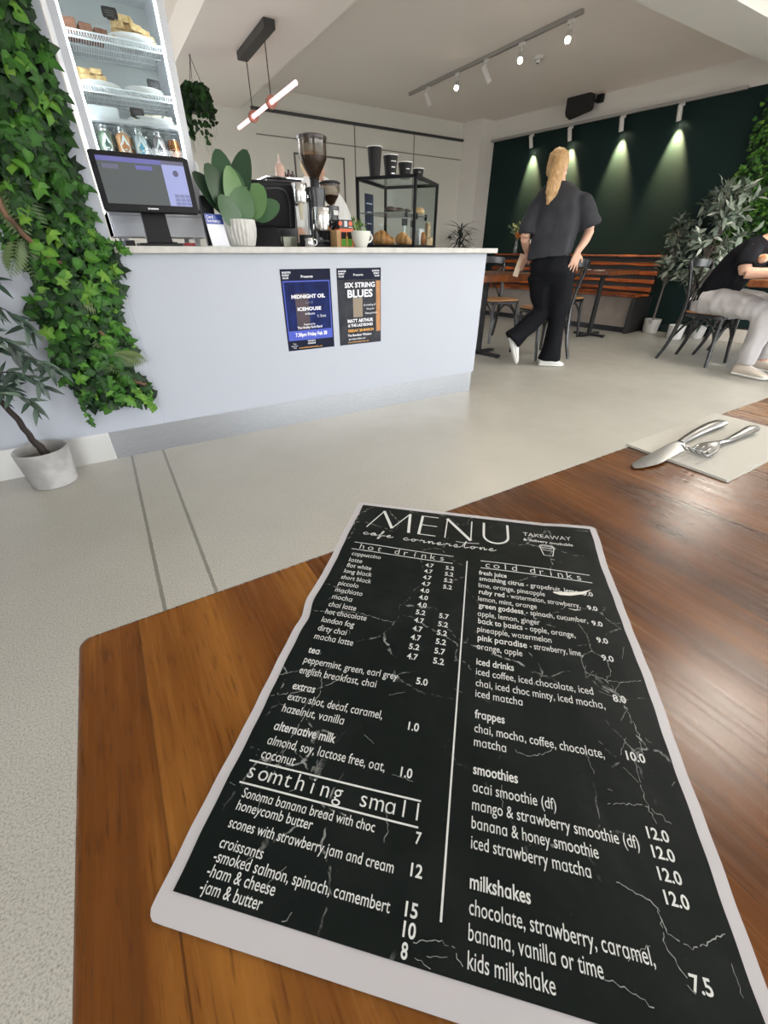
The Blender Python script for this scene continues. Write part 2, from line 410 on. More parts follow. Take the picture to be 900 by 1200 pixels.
# back wall: dark head rail, panel joints and the two dark door edges, all shallow strips
m_ = MB(); m_.box(2.27, 5.98, YB-.035, YB, 2.455, 2.485); struct('trim_2', m_, darkl)
m_ = MB(); sl = mat('panel joint', (.20, .185, .16), .7)
for x in (3.757, 4.80): m_.box(x-.007, x+.007, YB-.006, YB, .1, 2.455)
m_.box(2.30, 5.80, YB-.006, YB, 2.222, 2.234)
struct('trim_3', m_, sl)
m_ = MB()
for x in (5.795, 5.93): m_.box(x-.014, x+.014, YB-.02, YB, 0, 2.455)
struct('trim_4', m_, darkl)
m_ = MB()
for a in ((2.795, 2.815, 0, 2.08), (3.555, 3.575, 0, 2.08), (2.795, 3.575, 2.065, 2.085)): m_.box(a[0], a[1], YB-.012, YB, a[2], a[3])
d_ = struct('door_1', m_, mat('door edge', (.10, .09, .08), .5))
m_ = MB(); m_.lathe([(.018, 0), (.018, .012), (.008, .016), (.008, .04), (.02, .05), (.02, .06), (.012, .068)], (5.62, YB, 1.15), 14, Matrix.Rotation(PI/2, 3, 'X')); lk = part('door_lock', m_, black, None); tag(lk, 'small dark lock on the cream panelled back wall', 'lock')
# white full-height panel to the left of the counter (carries the ivy)
m_ = MB(); m_.box(XL, .1002, 2.4701, 2.60, .150, ZL); struct('wall_panel', m_, whitel)

# ------------------------------------------------------------------ counter
steel = mat('brushed steel kickboard', (.36, .375, .40), .36, 1., col2=(.45, .465, .49), nscale=30, nstretch=(1, 1, 40))
ct = thing('service_counter', 'long white service counter with pale worktop and steel kickboard', 'counter', (1.2, 2.9, 0))
T = Matrix.Translation((-1.2, -2.9, 0))
def cm(): q = MB(); q.M = T; return q
b = cm(); b.box(.10, 2.335, 2.47, 2.49, .150, .938); b.box(2.315, 2.335, 2.49, 3.36, .15, .938); b.box(.10, .12, 2.49, 3.36, .15, .938); b.box(.12, 2.315, 2.49, 3.36, .15, .17)
part('body', b, whitel, ct, .0015, None)
b = cm(); b.box(.10, 2.40, 2.435, 3.40, .939, .968); part('worktop', b, mat('pale stone worktop', (.40, .39, .365), .35, col2=(.47, .46, .435), nscale=25), ct, .003)
b = cm(); b.box(-.175, 2.325, 2.478, 2.49, .0, .149); b.box(2.313, 2.325, 2.49, 3.36, 0, .149); part('kickboard', b, steel, ct, 0, None)
b = cm(); b.box(XL+.005, -.177, 2.474, 2.49, .0, .149, Matrix.Rotation(0, 3, 'X')); part('kickboard', b, mat('kickboard steel with painted reflection', (.62, .62, .61), .42, .75), ct, 0, None, label='left length of steel kickboard, paled by a painted window reflection')  # window reflection put into the paler colour of this length

# ------------------------------------------------------------------ foreground table
def wood_mat(name, dark, mid, light, plank=.118, axis='Y', rough=.24, vscale=1.):
    m = bpy.data.materials.new(name); m.use_nodes = True; MATS[name] = m
    n = m.node_tree.nodes; L = m.node_tree.links; b = n['Principled BSDF']
    tc = n.new('ShaderNodeTexCoord'); se = n.new('ShaderNodeSeparateXYZ'); L.new(tc.outputs['Object'], se.inputs[0])
    a_, l_ = ('X', 'Y') if axis == 'Y' else ('Y', 'X')
    def mt(op, a, v=0.):
        x = n.new('ShaderNodeMath'); x.operation = op; L.new(a, x.inputs[0])
        if isinstance(v, (float, int)): x.inputs[1].default_value = v
        else: L.new(v, x.inputs[1])
        return x.outputs[0]
    idx = mt('FLOOR', mt('DIVIDE', se.outputs[a_], plank))
    wn = n.new('ShaderNodeTexWhiteNoise'); wn.noise_dimensions = '1D'; L.new(idx, wn.inputs['W'])
    cb = n.new('ShaderNodeCombineXYZ'); L.new(mt('MULTIPLY', se.outputs[a_], 11*vscale), cb.inputs['X'])
    L.new(mt('MULTIPLY', se.outputs[l_], 1.6*vscale), cb.inputs['Y']); L.new(mt('MULTIPLY', wn.outputs['Value'], 37.), cb.inputs['Z'])
    t1 = n.new('ShaderNodeTexNoise'); t1.inputs['Scale'].default_value = 1.; t1.inputs['Detail'].default_value = 6; t1.inputs['Roughness'].default_value = .52; t1.inputs['Distortion'].default_value = 1.3
    L.new(cb.outputs[0], t1.inputs['Vector'])
    cb2 = n.new('ShaderNodeCombineXYZ'); L.new(mt('MULTIPLY', se.outputs[a_], 260), cb2.inputs['X']); L.new(mt('MULTIPLY', se.outputs[l_], 9.), cb2.inputs['Y'])
    t2 = n.new('ShaderNodeTexNoise'); t2.inputs['Scale'].default_value = 1.; t2.inputs['Detail'].default_value = 3; L.new(cb2.outputs[0], t2.inputs['Vector'])
    r = n.new('ShaderNodeValToRGB'); r.color_ramp.elements.new(.5)
    for e, (p_, c) in zip(r.color_ramp.elements, ((.22, dark), (.5, mid), (.80, light))): e.position = p_; e.color = (*c, 1)
    f = mt('ADD', mt('ADD', t1.outputs['Fac'], mt('MULTIPLY', mt('SUBTRACT', t2.outputs['Fac'], .5), .17)), mt('MULTIPLY', mt('SUBTRACT', wn.outputs['Value'], .5), .16))
    L.new(f, r.inputs[0])
    # knots
    mp = n.new('ShaderNodeMapping'); mp.inputs['Scale'].default_value = (9, 4.2, 4) if axis == 'Y' else (4.2, 9, 4); L.new(tc.outputs['Object'], mp.inputs[0])
    vo = n.new('ShaderNodeTexVoronoi'); vo.inputs['Scale'].default_value = 1.; L.new(mp.outputs[0], vo.inputs['Vector'])
    kr = n.new('ShaderNodeValToRGB'); kr.color_ramp.elements[0].position = .03; kr.color_ramp.elements[0].color = (.22, .18, .16, 1); kr.color_ramp.elements[1].position = .14; kr.color_ramp.elements[1].color = (1, 1, 1, 1)
    L.new(vo.outputs['Distance'], kr.inputs[0])
    mx = n.new('ShaderNodeMix'); mx.data_type = 'RGBA'; mx.blend_type = 'MULTIPLY'; mx.inputs[0].default_value = .8; L.new(r.outputs[0], mx.inputs[6]); L.new(kr.outputs[0], mx.inputs[7])
    # short dark pores
    cb3 = n.new('ShaderNodeCombineXYZ'); L.new(mt('MULTIPLY', se.outputs[a_], 620), cb3.inputs['X']); L.new(mt('MULTIPLY', se.outputs[l_], 48.), cb3.inputs['Y'])
    t3 = n.new('ShaderNodeTexNoise'); t3.inputs['Scale'].default_value = 1.; t3.inputs['Detail'].default_value = 2; L.new(cb3.outputs[0], t3.inputs['Vector'])
    pr3 = n.new('ShaderNodeValToRGB'); pr3.color_ramp.elements[0].position = .30; pr3.color_ramp.elements[0].color = (.45, .40, .36, 1); pr3.color_ramp.elements[1].position = .42; pr3.color_ramp.elements[1].color = (1, 1, 1, 1); L.new(t3.outputs['Fac'], pr3.inputs[0])
    m3 = n.new('ShaderNodeMix'); m3.data_type = 'RGBA'; m3.blend_type = 'MULTIPLY'; m3.inputs[0].default_value = .8; L.new(mx.outputs[2], m3.inputs[6]); L.new(pr3.outputs[0], m3.inputs[7]); mx = m3
    # plank joints
    fr = mt('FRACT', mt('DIVIDE', se.outputs[a_], plank)); j = mt('LESS_THAN', fr, .008)
    m2 = n.new('ShaderNodeMix'); m2.data_type = 'RGBA'; L.new(mt('MULTIPLY', j, .55), m2.inputs[0]); L.new(mx.outputs[2], m2.inputs[6]); m2.inputs[7].default_value = (*[c*.5 for c in dark], 1)
    L.new(m2.outputs[2], b.inputs['Base Color']); b.inputs['Specular IOR Level'].default_value = .24
    rr = n.new('ShaderNodeMapRange'); rr.inputs['To Min'].default_value = rough-.06; rr.inputs['To Max'].default_value = rough+.12; L.new(t2.outputs['Fac'], rr.inputs['Value']); L.new(rr.outputs[0], b.inputs['Roughness'])
    bp = n.new('ShaderNodeBump'); bp.inputs['Strength'].default_value = .07; bp.inputs['Distance'].default_value = .0012
    L.new(mt('ADD', t2.outputs['Fac'], mt('MULTIPLY', t1.outputs['Fac'], .8)), bp.inputs['Height']); L.new(bp.outputs[0], b.inputs['Normal'])
    return m
wood = wood_mat('oiled timber table top', (.043, .0120, .0018), (.145, .047, .0062), (.35, .145, .024))
TX0, TX1, TY0, TY1 = -.073, 1.18, -.5, .247
tb = thing('dining_table', 'brown timber dining table in the foreground carrying the black menu', 'table', (.55, -.12, 0))
def rrect(x0, x1, y0, y1, r, n=6):
    P = []
    for cx, cy, a in ((x1-r, y1-r, 0), (x0+r, y1-r, 90), (x0+r, y0+r, 180), (x1-r, y0+r, 270)):
        for k in range(n+1): t = rad(a+90*k/n); P.append((cx+r*math.cos(t), cy+r*math.sin(t)))
    return P
b = MB(); b.M = Matrix.Translation((-.55, .12, 0)); b.prism(rrect(TX0, TX1, TY0, TY1, .0075), .712, .75)
part('tabletop', b, wood, tb, .004, 40, seg=3)
b = MB(); b.tube([(0, 0, .03), (0, 0, .70)], .035, 20); b.lathe([(.23, 0), (.23, .012), (.06, .03), (.04, .04)], (0, 0, 0), 32); b.box(-.3, .3, -.2, .2, .695, .711)
part('pedestal', b, black, tb, 0)
# ------------------------------------------------------------------ the menu
def menu_h(u, v):
    """gentle warp of the worn card, metres, u/v in mm"""
    h = .0009+.0016*max(0, 1-((u-2)**2+(v-146)**2)/2600)+.0022*max(0, 1-((u-208)**2+(v-4)**2)/1500)
    return h+.0012*max(0, 1-((u-178)**2+(v-150)**2)/3500)+.0006*math.sin(u*.045+1)*math.sin(v*.03)
mn = thing('menu_card', 'worn black cafe menu card with white border lying on the timber table', 'menu', (0.1552, 0.2992, .7503), rad(-43.5))
def mx_card(name, u0, u1, v0, v1, dz, thick, m, nu, nv, corner=0):
    b = MB(); top = []; 
    for j in range(nv+1):
        for i in range(nu+1):
            u = u0+(u1-u0)*i/nu; v = v0+(v1-v0)*j/nv
            uu, vv = u, v
            if corner:                                  # round the corners
                cx = min(max(u, u0+corner), u1-corner); cy = min(max(v, v0+corner), v1-corner)
                dx, dy = u-cx, v-cy; d = math.hypot(dx, dy)
                if dx and dy:
                    k = max(abs(dx), abs(dy))/d; uu, vv = cx+dx*k, cy+dy*k
            uu += (.22*math.sin(v*.09)+.12*math.sin(v*.29+2))*(1 if i in (0, nu) else 0)
            if i == 0: uu += -1.3*math.exp(-((v-132)/9)**2)+1.0*math.exp(-((v-150)/7)**2)
            top.append((uu*.001, -vv*.001, menu_h(u, v)+dz))
    n = len(top); bot = [(x, y, max(.0001, z-thick)) for x, y, z in top]; fs = []
    W_ = nu+1
    for j in range(nv):
        for i in range(nu):
            a = j*W_+i; fs.append((a, a+W_, a+W_+1, a+1)); fs.append((n+a, n+a+1, n+a+W_+1, n+a+W_))
    edge = [i for i in range(W_)]+[j*W_+nu for j in range(1, nv+1)]+[nv*W_+i for i in range(nu-1, -1, -1)]+[j*W_ for j in range(nv-1, 0, -1)]
    for k in range(len(edge)): p, q = edge[k], edge[(k+1) % len(edge)]; fs.append((p, q, n+q, n+p))
    b.add(top+bot, fs); return part(name, b, m, mn, 0, 60)
def menu_black():
    m = mat('menu print black', (.005, .0078, .0075), .5, bump=.25, bscale=45, spec=.10)
    n = m.node_tree.nodes; L = m.node_tree.links; b = n['Principled BSDF']; tc = n.new('ShaderNodeTexCoord')
    mp = n.new('ShaderNodeMapping'); mp.inputs['Scale'].default_value = (1, 1, 0); L.new(tc.outputs['Object'], mp.inputs[0])
    def nz(s, d=4):
        t = n.new('ShaderNodeTexNoise'); t.inputs['Scale'].default_value = s; t.inputs['Detail'].default_value = d; L.new(mp.outputs[0], t.inputs['Vector']); return t
    def mt(op, a, v):
        x = n.new('ShaderNodeMath'); x.operation = op; L.new(a, x.inputs[0])
        if isinstance(v, float): x.inputs[1].default_value = v
        else: L.new(v, x.inputs[1])
        return x.outputs[0]
    d = nz(28, 5); va = n.new('ShaderNodeVectorMath'); va.operation = 'MULTIPLY_ADD'; L.new(d.outputs['Color'], va.inputs[0]); va.inputs[1].default_value = (.03, .03, 0); L.new(mp.outputs[0], va.inputs[2])
    vo = n.new('ShaderNodeTexVoronoi'); vo.feature = 'DISTANCE_TO_EDGE'; vo.inputs['Scale'].default_value = 26; L.new(va.outputs[0], vo.inputs['Vector'])
    line = mt('LESS_THAN', vo.outputs['Distance'], .010)
    big = n.new('ShaderNodeValToRGB'); big.color_ramp.elements[0].position = .50; big.color_ramp.elements[1].position = .60; L.new(nz(17, 2).outputs['Fac'], big.inputs[0])
    brk = n.new('ShaderNodeValToRGB'); brk.color_ramp.elements[0].position = .45; brk.color_ramp.elements[1].position = .62; L.new(nz(240, 3).outputs['Fac'], brk.inputs[0])
    f = mt('MULTIPLY', mt('MULTIPLY', line, big.outputs[0]), brk.outputs[0])
    dust = n.new('ShaderNodeValToRGB'); dust.color_ramp.elements[0].position = .70; dust.color_ramp.elements[1].position = .80; L.new(nz(900, 2).outputs['Fac'], dust.inputs[0])
    hz = n.new('ShaderNodeValToRGB'); hz.color_ramp.elements[0].position = .50; hz.color_ramp.elements[1].position = .80; L.new(nz(20, 3).outputs['Fac'], hz.inputs[0])
    f = mt('ADD', mt('MULTIPLY', f, .42), mt('ADD', mt('MULTIPLY', dust.outputs[0], .06), mt('MULTIPLY', hz.outputs[0], .012)))
    mx = n.new('ShaderNodeMix'); mx.data_type = 'RGBA'; L.new(f, mx.inputs[0]); mx.inputs[6].default_value = (.005, .0078, .0075, 1); mx.inputs[7].default_value = (.62, .64, .63, 1)
    L.new(mx.outputs[2], b.inputs['Base Color'])
    return m
mx_card('border', 0, 211.5, 0, 297.5, 0, .0012, mat('menu white border', (.47, .46, .495), .45), 70, 100, 4)
mx_card('printed_panel', 5.2, 206.3, 4.6, 288.6, .00025, .0002, menu_black(), 70, 100)
MT = []   # (text, u, v, width, size, bold, align)
A_ = lambda s: s.replace('a', '\u0251')
ITEM = 6.6
left = [('cappuccino', 80.4, 23.4), ('latte', 88.2, 10.4), ('flat white', 94.8, 19.2), ('long black', 101.6, 21.3), ('short black', 108.8, 22.5), ('piccolo', 115.8, 14.9), ('machiato', 122.9, 19.7), ('mocha', 130, 14.2), ('chai latte', 137.4, 19.1), ('hot chocolate', 144.2, 28), ('london fog', 151.4, 21.6), ('dirty chai', 158.5, 18.6), ('macha latte', 165.2, 24.8),
 ('*tea', 175.6, 6.9), ('peppermint, green, earl grey', 182.6, 55.8), ('english breakfast, chai', 189.7, 45), ('*extras', 199.8, 12.9), ('extra shot, decaf, caramel,', 206.5, 52.2), ('hazelnut, vanilla', 213.5, 33.5), ('*alternative milk', 223.3, 32.2), ('almond, soy, lactose free, oat,', 230.7, 58.7), ('coconut', 237.4, 16.9)]
for s, v, w in left: MT.append((s.strip('*'), 15.4, v, w, ITEM, .016 if s[0] == '*' else .003, 'L'))
for s, v, w in (('Sonoma banana bread with choc', 254.5, 60.1), ('honeycomb butter', 259.4, 34.4), ('scones with strawberry jam and cream', 265.9, 70.3), ('croissants', 272.9, 18.7), ('-smoked salmon, spinach, camembert', 277.4, 71.2), ('-ham & cheese', 282, 28), ('-jam & butter', 286.8, 25)):
    MT.append((s, 14.8, v, w, 5.6, .004, 'L'))
for i, (p, q) in enumerate((('4.7', '5.2'), ('4.7', '5.2'), ('4.7', '5.2'), ('4.7', '5.2'), ('4.0', ''), ('4.0', ''), ('4.0', ''), ('5.2', '5.7'), ('4.7', '5.2'), ('4.7', '5.2'), ('4.7', '5.2'), ('5.2', '5.7'), ('4.7', '5.2'))):
    v = 81.4+7.2*i
    MT.append((p, 77.2, v-.4, 6.3, 5.9, .02, 'C'))
    if q: MT.append((q, 92.7, v-.4, 6.3, 5.9, .02, 'C'))
for s, u, v in (('5.0', 85, 183.2), ('1.0', 84.3, 209.4), ('1.0', 84.3, 231.4), ('7', 93.2, 255), ('12', 94, 265.6), ('15', 93.8, 277.2), ('10', 93.9, 282.6), ('8', 93, 288.6-.6)): MT.append((s, u, v-.4, {1: 2.3, 2: 4.6, 3: 6.4}[len(s)] if s != '1.0' else 5.4, 5.9, .02, 'C'))
right = [('*fresh juice', 81.9, 20.2), ('lime, orange, pineapple', 95.8, 45.7), ('lemon, mint, orange', 109.6, 38.8), ('apple, lemon, ginger', 123.8, 39.5), ('pineapple, watermelon', 137.4, 44.9), ('orange, apple', 151.2, 26.7), ('*iced drinks', 162.5, 21.3), ('iced coffee, iced chocolate, iced', 169.4, 62.6), ('chai, iced choc minty, iced mocha,', 176.8, 67), ('iced matcha', 183.4, 24.7), ('*frappes', 195.5, 15.1), ('chai, mocha, coffee, chocolate,', 203.1, 61.1), ('matcha', 210, 15.3), ('*smoothies', 223, 20), ('acai smoothie (df)', 230.5, 35.6), ('mango & strawberry smoothie (df)', 237.7, 66.8), ('banana & honey smoothie', 244.6, 49.8), ('iced strawberry matcha', 251.6, 45.6), ('*milkshakes', 264.2, 22.2), ('chocolate, strawberry, caramel,', 271.6, 62.1), ('banana, vanilla or time', 278.4, 44.3), ('kids milkshake', 285.4, 28.3)]
for s, v, w in right: MT.append((s.strip('*'), 114.4, v, w, ITEM, .016 if s[0] == '*' else .003, 'L'))
for s1, w1, s2, v, w in (('smashing citrus', 31.5, '- grapefruit, lemon,', 88.4, 72.4), ('ruby red', 17.5, '- watermelon, strawberry,', 102.6, 67.3), ('green goddess', 29.3, '- spinach, cucumber,', 116.1, 69.5), ('back to basics', 27.8, '- apple, orange,', 130.3, 59.5), ('pink paradise', 29.5, '- strawberry, lime,', 144.3, 61.2)):
    MT.append((s1, 114.8, v, w1, ITEM, .016, 'L')); MT.append((s2, 114.8+w1+1.7, v, w-w1-1.7, ITEM, .003, 'L'))
for s, v in (('9.0', 88.9), ('9.0', 103.3), ('9.0', 117.6), ('9.0', 131.7), ('9.0', 145.2), ('8.0', 171.6), ('10.0', 201.8), ('12.0', 233.1), ('12.0', 239.6), ('12.0', 246.7), ('12.0', 253.8), ('7.5', 275.3)): MT.append((s, 189.8, v-.4, 6.5 if len(s) == 3 else 8.3, 5.9, .02, 'C'))
MT.append(('TAKEAWAY', 150, 24.2, 38.4, 7.4, -.004, 'L')); MT.append(('& delivery available', 149.8, 31.4, 39, 4.6, .02, 'L'))
def spaced(s, u0, u1, v, size, bold):
    n = len(s)
    for i, ch in enumerate(s):
        if ch != ' ': MT.append((ch, u0+(u1-u0)*(i+.5)/n, v, None, size, bold, 'C'))
spaced('hot drinks', 17.5, 89.5, 71.2, 9.6, -.008); spaced('cold drinks', 117.5, 190, 72.6, 9.6, -.008); spaced('somthing small', 11.5, 94.5, 246.6, 9.6, -.004)
lines = [(A_(s), u, -v, w, size, bold, al, None) for s, u, v, w, size, bold, al in MT]
tm = text_mesh(lines, 'menu')
def ribbon(mb, pts, w, z=.0):
    P = [Vector((p[0], p[1], 0)) for p in pts]; N = len(P); vs = []
    for i in range(N):
        t = (P[min(N-1, i+1)]-P[max(0, i-1)]).normalized(); nn = Vector((-t.y, t.x, 0))
        ww = w[i] if isinstance(w, list) else w
        vs += [P[i]+nn*ww/2, P[i]-nn*ww/2]
    mb.add(vs, [(2*i, 2*i+1, 2*i+3, 2*i+2) for i in range(N-1)])
def seg(u0, v0, u1, v1, w): ribbon(tm, [(u0+(u1-u0)*i/60, -v0-(v1-v0)*i/60) for i in range(61)], w)
# title drawn in thin geometric capitals
def cap_line(pts, w=1.): ribbon(tm, [(u, -v) for u, v in pts], w)
v0, v1 = 11.2, 40.2
cap_line([(17.6, v1), (27.5, v0+.5)], 1.); cap_line([(27.2, v0), (39.5, v1-3)], 2.6); cap_line([(39.3, v1-3), (51.5, v0)], 1.); cap_line([(51.5, v0), (54.5, v1)], 2.4)
cap_line([(63.2, v0), (63.2, v1)], 2.2); 
for v in (v0+.5, 25.5, v1-.5): cap_line([(63.2, v), (77.5, v)], 1.)
cap_line([(85.5, v1), (85.5, v0)], 1.); cap_line([(85.2, v0), (107, v1)], 2.6); cap_line([(107, v1), (107, v0)], 1.)
cap_line([(117.5, v0)]+[(127.5-10*math.cos(rad(a)), 30.2+10*math.sin(rad(a))) for a in range(0, 181, 12)]+[(137.5, v0)], 1.9)
# handwritten line under the title
SCR = {'c': [(.75, .72), (.45, .9), (.1, .5), (.3, .05), (.7, .12), (1.1, .5)], 'a': [(.0, .3), (.35, .9), (.75, .85), (.3, .6), (.15, .1), (.5, .1), (.8, .85), (.75, .1), (1.2, .4)],
 'f': [(0, .3), (.5, 1.2), (.65, 2.1), (.45, 2.0), (.25, .5), (.0, -1.), (.3, -.6), (.45, .2), (1.1, .45)], 'e': [(0, .3), (.6, .55), (.55, .95), (.2, .6), (.3, .05), (.7, .1), (1.2, .5)],
 'o': [(.0, .3), (.35, .9), (.1, .5), (.35, .02), (.75, .5), (.4, .92), (.7, .75), (1.25, .75)], 'r': [(0, .4), (.3, .95), (.45, .75), (.75, .8), (.7, .15), (1.15, .35)],
 'n': [(0, .4), (.25, .9), (.2, .05), (.55, .85), (.8, .75), (.8, .1), (1.25, .45)], 's': [(0, .2), (.45, 1.0), (.6, .4), (.2, .02), (.9, .1), (1.15, .4)], 't': [(0, .3), (.7, 2.6), (.45, 1.), (.5, .1), (1.15, .4)]}
x = 17.; k = 6.3
for ch in 'cafe cornerstone':
    if ch == ' ': x += 7.5; continue
    st = SCR[ch]; ribbon(tm, [(p.x, p.y) for p in cr([(x+px_*k*.83, -(51.2-py_*3.6), 0) for px_, py_ in st], 5)], .75)
    if ch == 't': ribbon(tm, [(x-5, -43.6), (x+2, -44.2), (x+14, -43.2)], .6)
    x += st[-1][0]*k*.83+.75
# takeaway cup drawing
cap_line([(162.2, 37.5), (164.3, 48.2), (171., 48.2), (173.2, 37.5)], .7); cap_line([(161.6+6*(1-math.cos(rad(a)))*1., 37+1.3*math.sin(rad(a))) for a in range(0, 361, 20)], .7); cap_line([(162.4+5.2*(1-math.cos(rad(a))), 35.4+1.1*math.sin(rad(a))) for a in range(180, 361, 20)], .7); cap_line([(163.5, 41), (172.3, 41.6)], .6)
for a in ((13.4, 63.6, 94.4, 64), (13.3, 72.6, 94.4, 72.8), (115.5, 65.4, 195, 65.3), (115.6, 73.9, 195.3, 73.7), (11, 239.5, 92.4, 239.1), (11.1, 249.1, 92.6, 249)): seg(*a, .75)
seg(105.2, 67.6, 104.6, 275.8, .85)
def drape(mb, dz):
    mb.v = [(x*.001, y*.001, menu_h(x, -y)+dz) for x, y, z in mb.v]
drape(tm, .00042)
part('printed_text', tm, mat('menu white print', (.62, .64, .64), .5), mn, 0, None)
# white creases where the print has cracked
random.seed(5)
CR = {'a': [(1.6, 143.9), (19.3, 142.3), (35.1, 138.4), (47.4, 140.1), (60.9, 141.5)], 'b': [(3.7, 194.2), (15.5, 188.3), (23.5, 185.7), (29.8, 190.9), (31.6, 199.9), (28.5, 213.4), (23.9, 233.4)], 'c': [(5.8, 206.2), (16.9, 202.3), (29.2, 197.3), (38.2, 189.9)], 'd': [(178.1, 117.8), (181.6, 127.3), (181.6, 138.7), (174.1, 145.8), (175.8, 155.7), (185.7, 158.4), (192.1, 158.5), (204.4, 155.0)], 'e': [(181.6, 138.7), (188.7, 144.3), (189.5, 152.6), (185.7, 158.4), (191.6, 170.7), (194.3, 187.6), (193.8, 197.4)], 'f': [(172.2, 222.9), (188.2, 220.1), (197.0, 225.4)], 'g': [(188.8, 200.7), (188.7, 218.6), (190.7, 226.7)], 'h': [(168.9, 250.9), (177.6, 252.9), (182.1, 255.2), (183.1, 262.0), (190.2, 264.3), (203.4, 257.6)], 'i': [(182.1, 255.2), (181.5, 265.3), (187.2, 275.4)], 'j': [(95.8, 283.4), (102.1, 280.6), (110.0, 281.3), (112.9, 285.2)], 'k': [(96.6, 286.7), (102.3, 288)], 'l': [(158.0, 277.6), (168.0, 279.6), (173.9, 282.3)], 'm': [(133.9, 208.1), (140.7, 209.9), (147.7, 206.9), (151.5, 203.7)], 'n': [(49, 288), (51.2, 284.7)], 'o': [(18.6, 227.9), (25.6, 230.1), (24.3, 245.9)], 'p': [(77.9, 245.0), (80.4, 252.9), (79.7, 257.0)]}
cm_ = MB()
def crack(pts, w, amp=.9):
    P = []
    for i in range(len(pts)-1):
        a, b = Vector((*pts[i], 0)), Vector((*pts[i+1], 0)); n = max(2, int((b-a).length/1.1)); nn = (b-a).normalized(); nn = Vector((-nn.y, nn.x, 0))
        for k in range(n): P.append(a+(b-a)*k/n+nn*random.gauss(0, amp*.35))
    P.append(Vector((*pts[-1], 0)))
    run = []
    for p in P:                                     # broken into dashes of uneven width
        run.append(p)
        if len(run) > 1 and random.random() < .22:
            ribbon(cm_, [(q.x, -q.y) for q in run], [rnd(.1, w) for q in run]); run = [p] if random.random() < .6 else []
    if len(run) > 1: ribbon(cm_, [(q.x, -q.y) for q in run], [rnd(.1, w) for q in run])
for k_, pts in CR.items(): crack(pts, .42 if k_ in 'abcdeh' else .34)
for _ in range(46):
    c = random.choice([(rnd(8, 45), rnd(140, 285)), (rnd(165, 204), rnd(110, 285)), (rnd(170, 204), rnd(110, 200)), (rnd(60, 204), rnd(150, 287))])
    a = rnd(0, 6.28); l = rnd(2, 11); q = (min(205, max(6, c[0]+l*math.cos(a))), min(287, max(6, c[1]+l*math.sin(a))))
    crack([c, q], .2, .6)
drape(cm_, .00046); part('crease_marks', cm_, mat('cracked print', (.30, .32, .31), .6), mn, 0, None)
sm = MB(); ribbon(sm, [(166, -90.3), (170, -90.6), (177, -89.6), (186, -86.6), (192.5, -82.0)], [1.0, 3.2, 3.6, 2.4, .3]); ribbon(sm, [(174, -104.9), (178, -105.4), (182, -104.4)], [.3, .9, .3]); drape(sm, .0005)
part('correction_smear', sm, mat('chalky white smear', (.72, .71, .66), .6), mn, 0, None, label='white smear rubbed over a cold drinks price')

# ------------------------------------------------------------------ napkin, knife, fork
nk = thing('paper_napkin', 'folded beige paper napkin at the far edge of the timber table', 'napkin', (.615, .187, .7502))
b = MB()
for i, dz in enumerate((0, .0013)): b.box(-.110+.001*i, .115, -.052+.0015*i, .062-.001*i, dz, dz+.0011)
part('folded_sheet', b, mat('beige napkin paper', (.56, .545, .50), .9, bump=.15, bscale=300), nk, .0004)
steelc = mat('cutlery steel', (.20, .20, .20), .28, 1., bump=.05, bscale=60)
def kn(): 
    t = thing('table_knife', 'steel table knife with its blade tip off the beige napkin edge', 'knife', (.447, .2045, .7512), rad(3.5))
    b = MB(); n = 22; rings = []
    for i in range(n+1):                                       # blade
        s = i/n; x = .004+s*.112
        top = .0072*min(1, (s/.10)**.5)*(1 if s < .85 else 1-(s-.85)*2.2); bot = -.0120*min(1, (s/.30)**.6)*(1 if s < .8 else 1-(s-.8)*3.4)
        if i == 0: top, bot = .0008, -.0008
        th = .0004+.0009*s; z = .0006+.0036*s
        rings.append([(x, top, z-th), (x, top, z+th), (x, (top+bot)/2, z+th*1.1), (x, bot, z+th*.2), (x, bot, z-th*.2), (x, (top+bot)/2, z-th)])
    b.loft(rings); part('blade', b, steelc, t, 0, 30)
    b = MB(); rows = []
    for x, w, h, z, y in ((.113, .0042, .0026, .0042, .0015), (.13, .0054, .0036, .0052, .0018), (.16, .0066, .0042, .0062, .0022), (.19, .0078, .0042, .0068, .002), (.215, .0086, .004, .0066, .0012), (.231, .0078, .0034, .0060, .0006), (.2345, .005, .002, .0058, .0005)):
        rows.append(b.ring((x, y, z), w, h, 14, Matrix.Rotation(PI/2, 3, 'Y') @ Matrix.Rotation(PI/2, 3, 'Z')))
    b.loft(rows); part('handle', b, steelc, t, 0, 60)
kn()
def fk():
    t = thing('table_fork', 'steel fork lying tines up on the beige napkin', 'fork', (.508, .183, .7532), rad(.5))
    zc = lambda x: .0022+.016*math.exp(-((x-.0)/.020)**2)+.006*math.exp(-((x-.068)/.028)**2)+.0045*max(0, (x-.09)/.09)
    for k in range(4):
        y = (-1.5+k)*.0068; b = MB(); P = cr([(x, y*(1 if x < .03 else .95), zc(x)) for x in (.0, .008, .018, .03, .042, .05)], 4)
        b.tube(P, [.0007, .0011, .0014, .0016, .0018], 8, True, .75); part('tine', b, steelc, t, 0, 60)
    b = MB(); n = 26; rings = []
    for i in range(n+1):
        s = i/n; x = .040+s*.142
        w = np.interp(x, [.04, .05, .058, .068, .078, .1, .14, .17, .179, .182], [.0115, .0116, .0098, .0055, .0034, .0036, .0056, .0072, .0062, .003])
        th = np.interp(x, [.04, .06, .08, .182], [.0009, .0012, .0021, .0016]); z = zc(x)
        rings.append([(x, -w, z-th), (x, -w, z+th*.4), (x, -w*.5, z+th), (x, w*.5, z+th), (x, w, z+th*.4), (x, w, z-th)])
    b.loft(rings); part('handle', b, steelc, t, 0, 50)
fk()
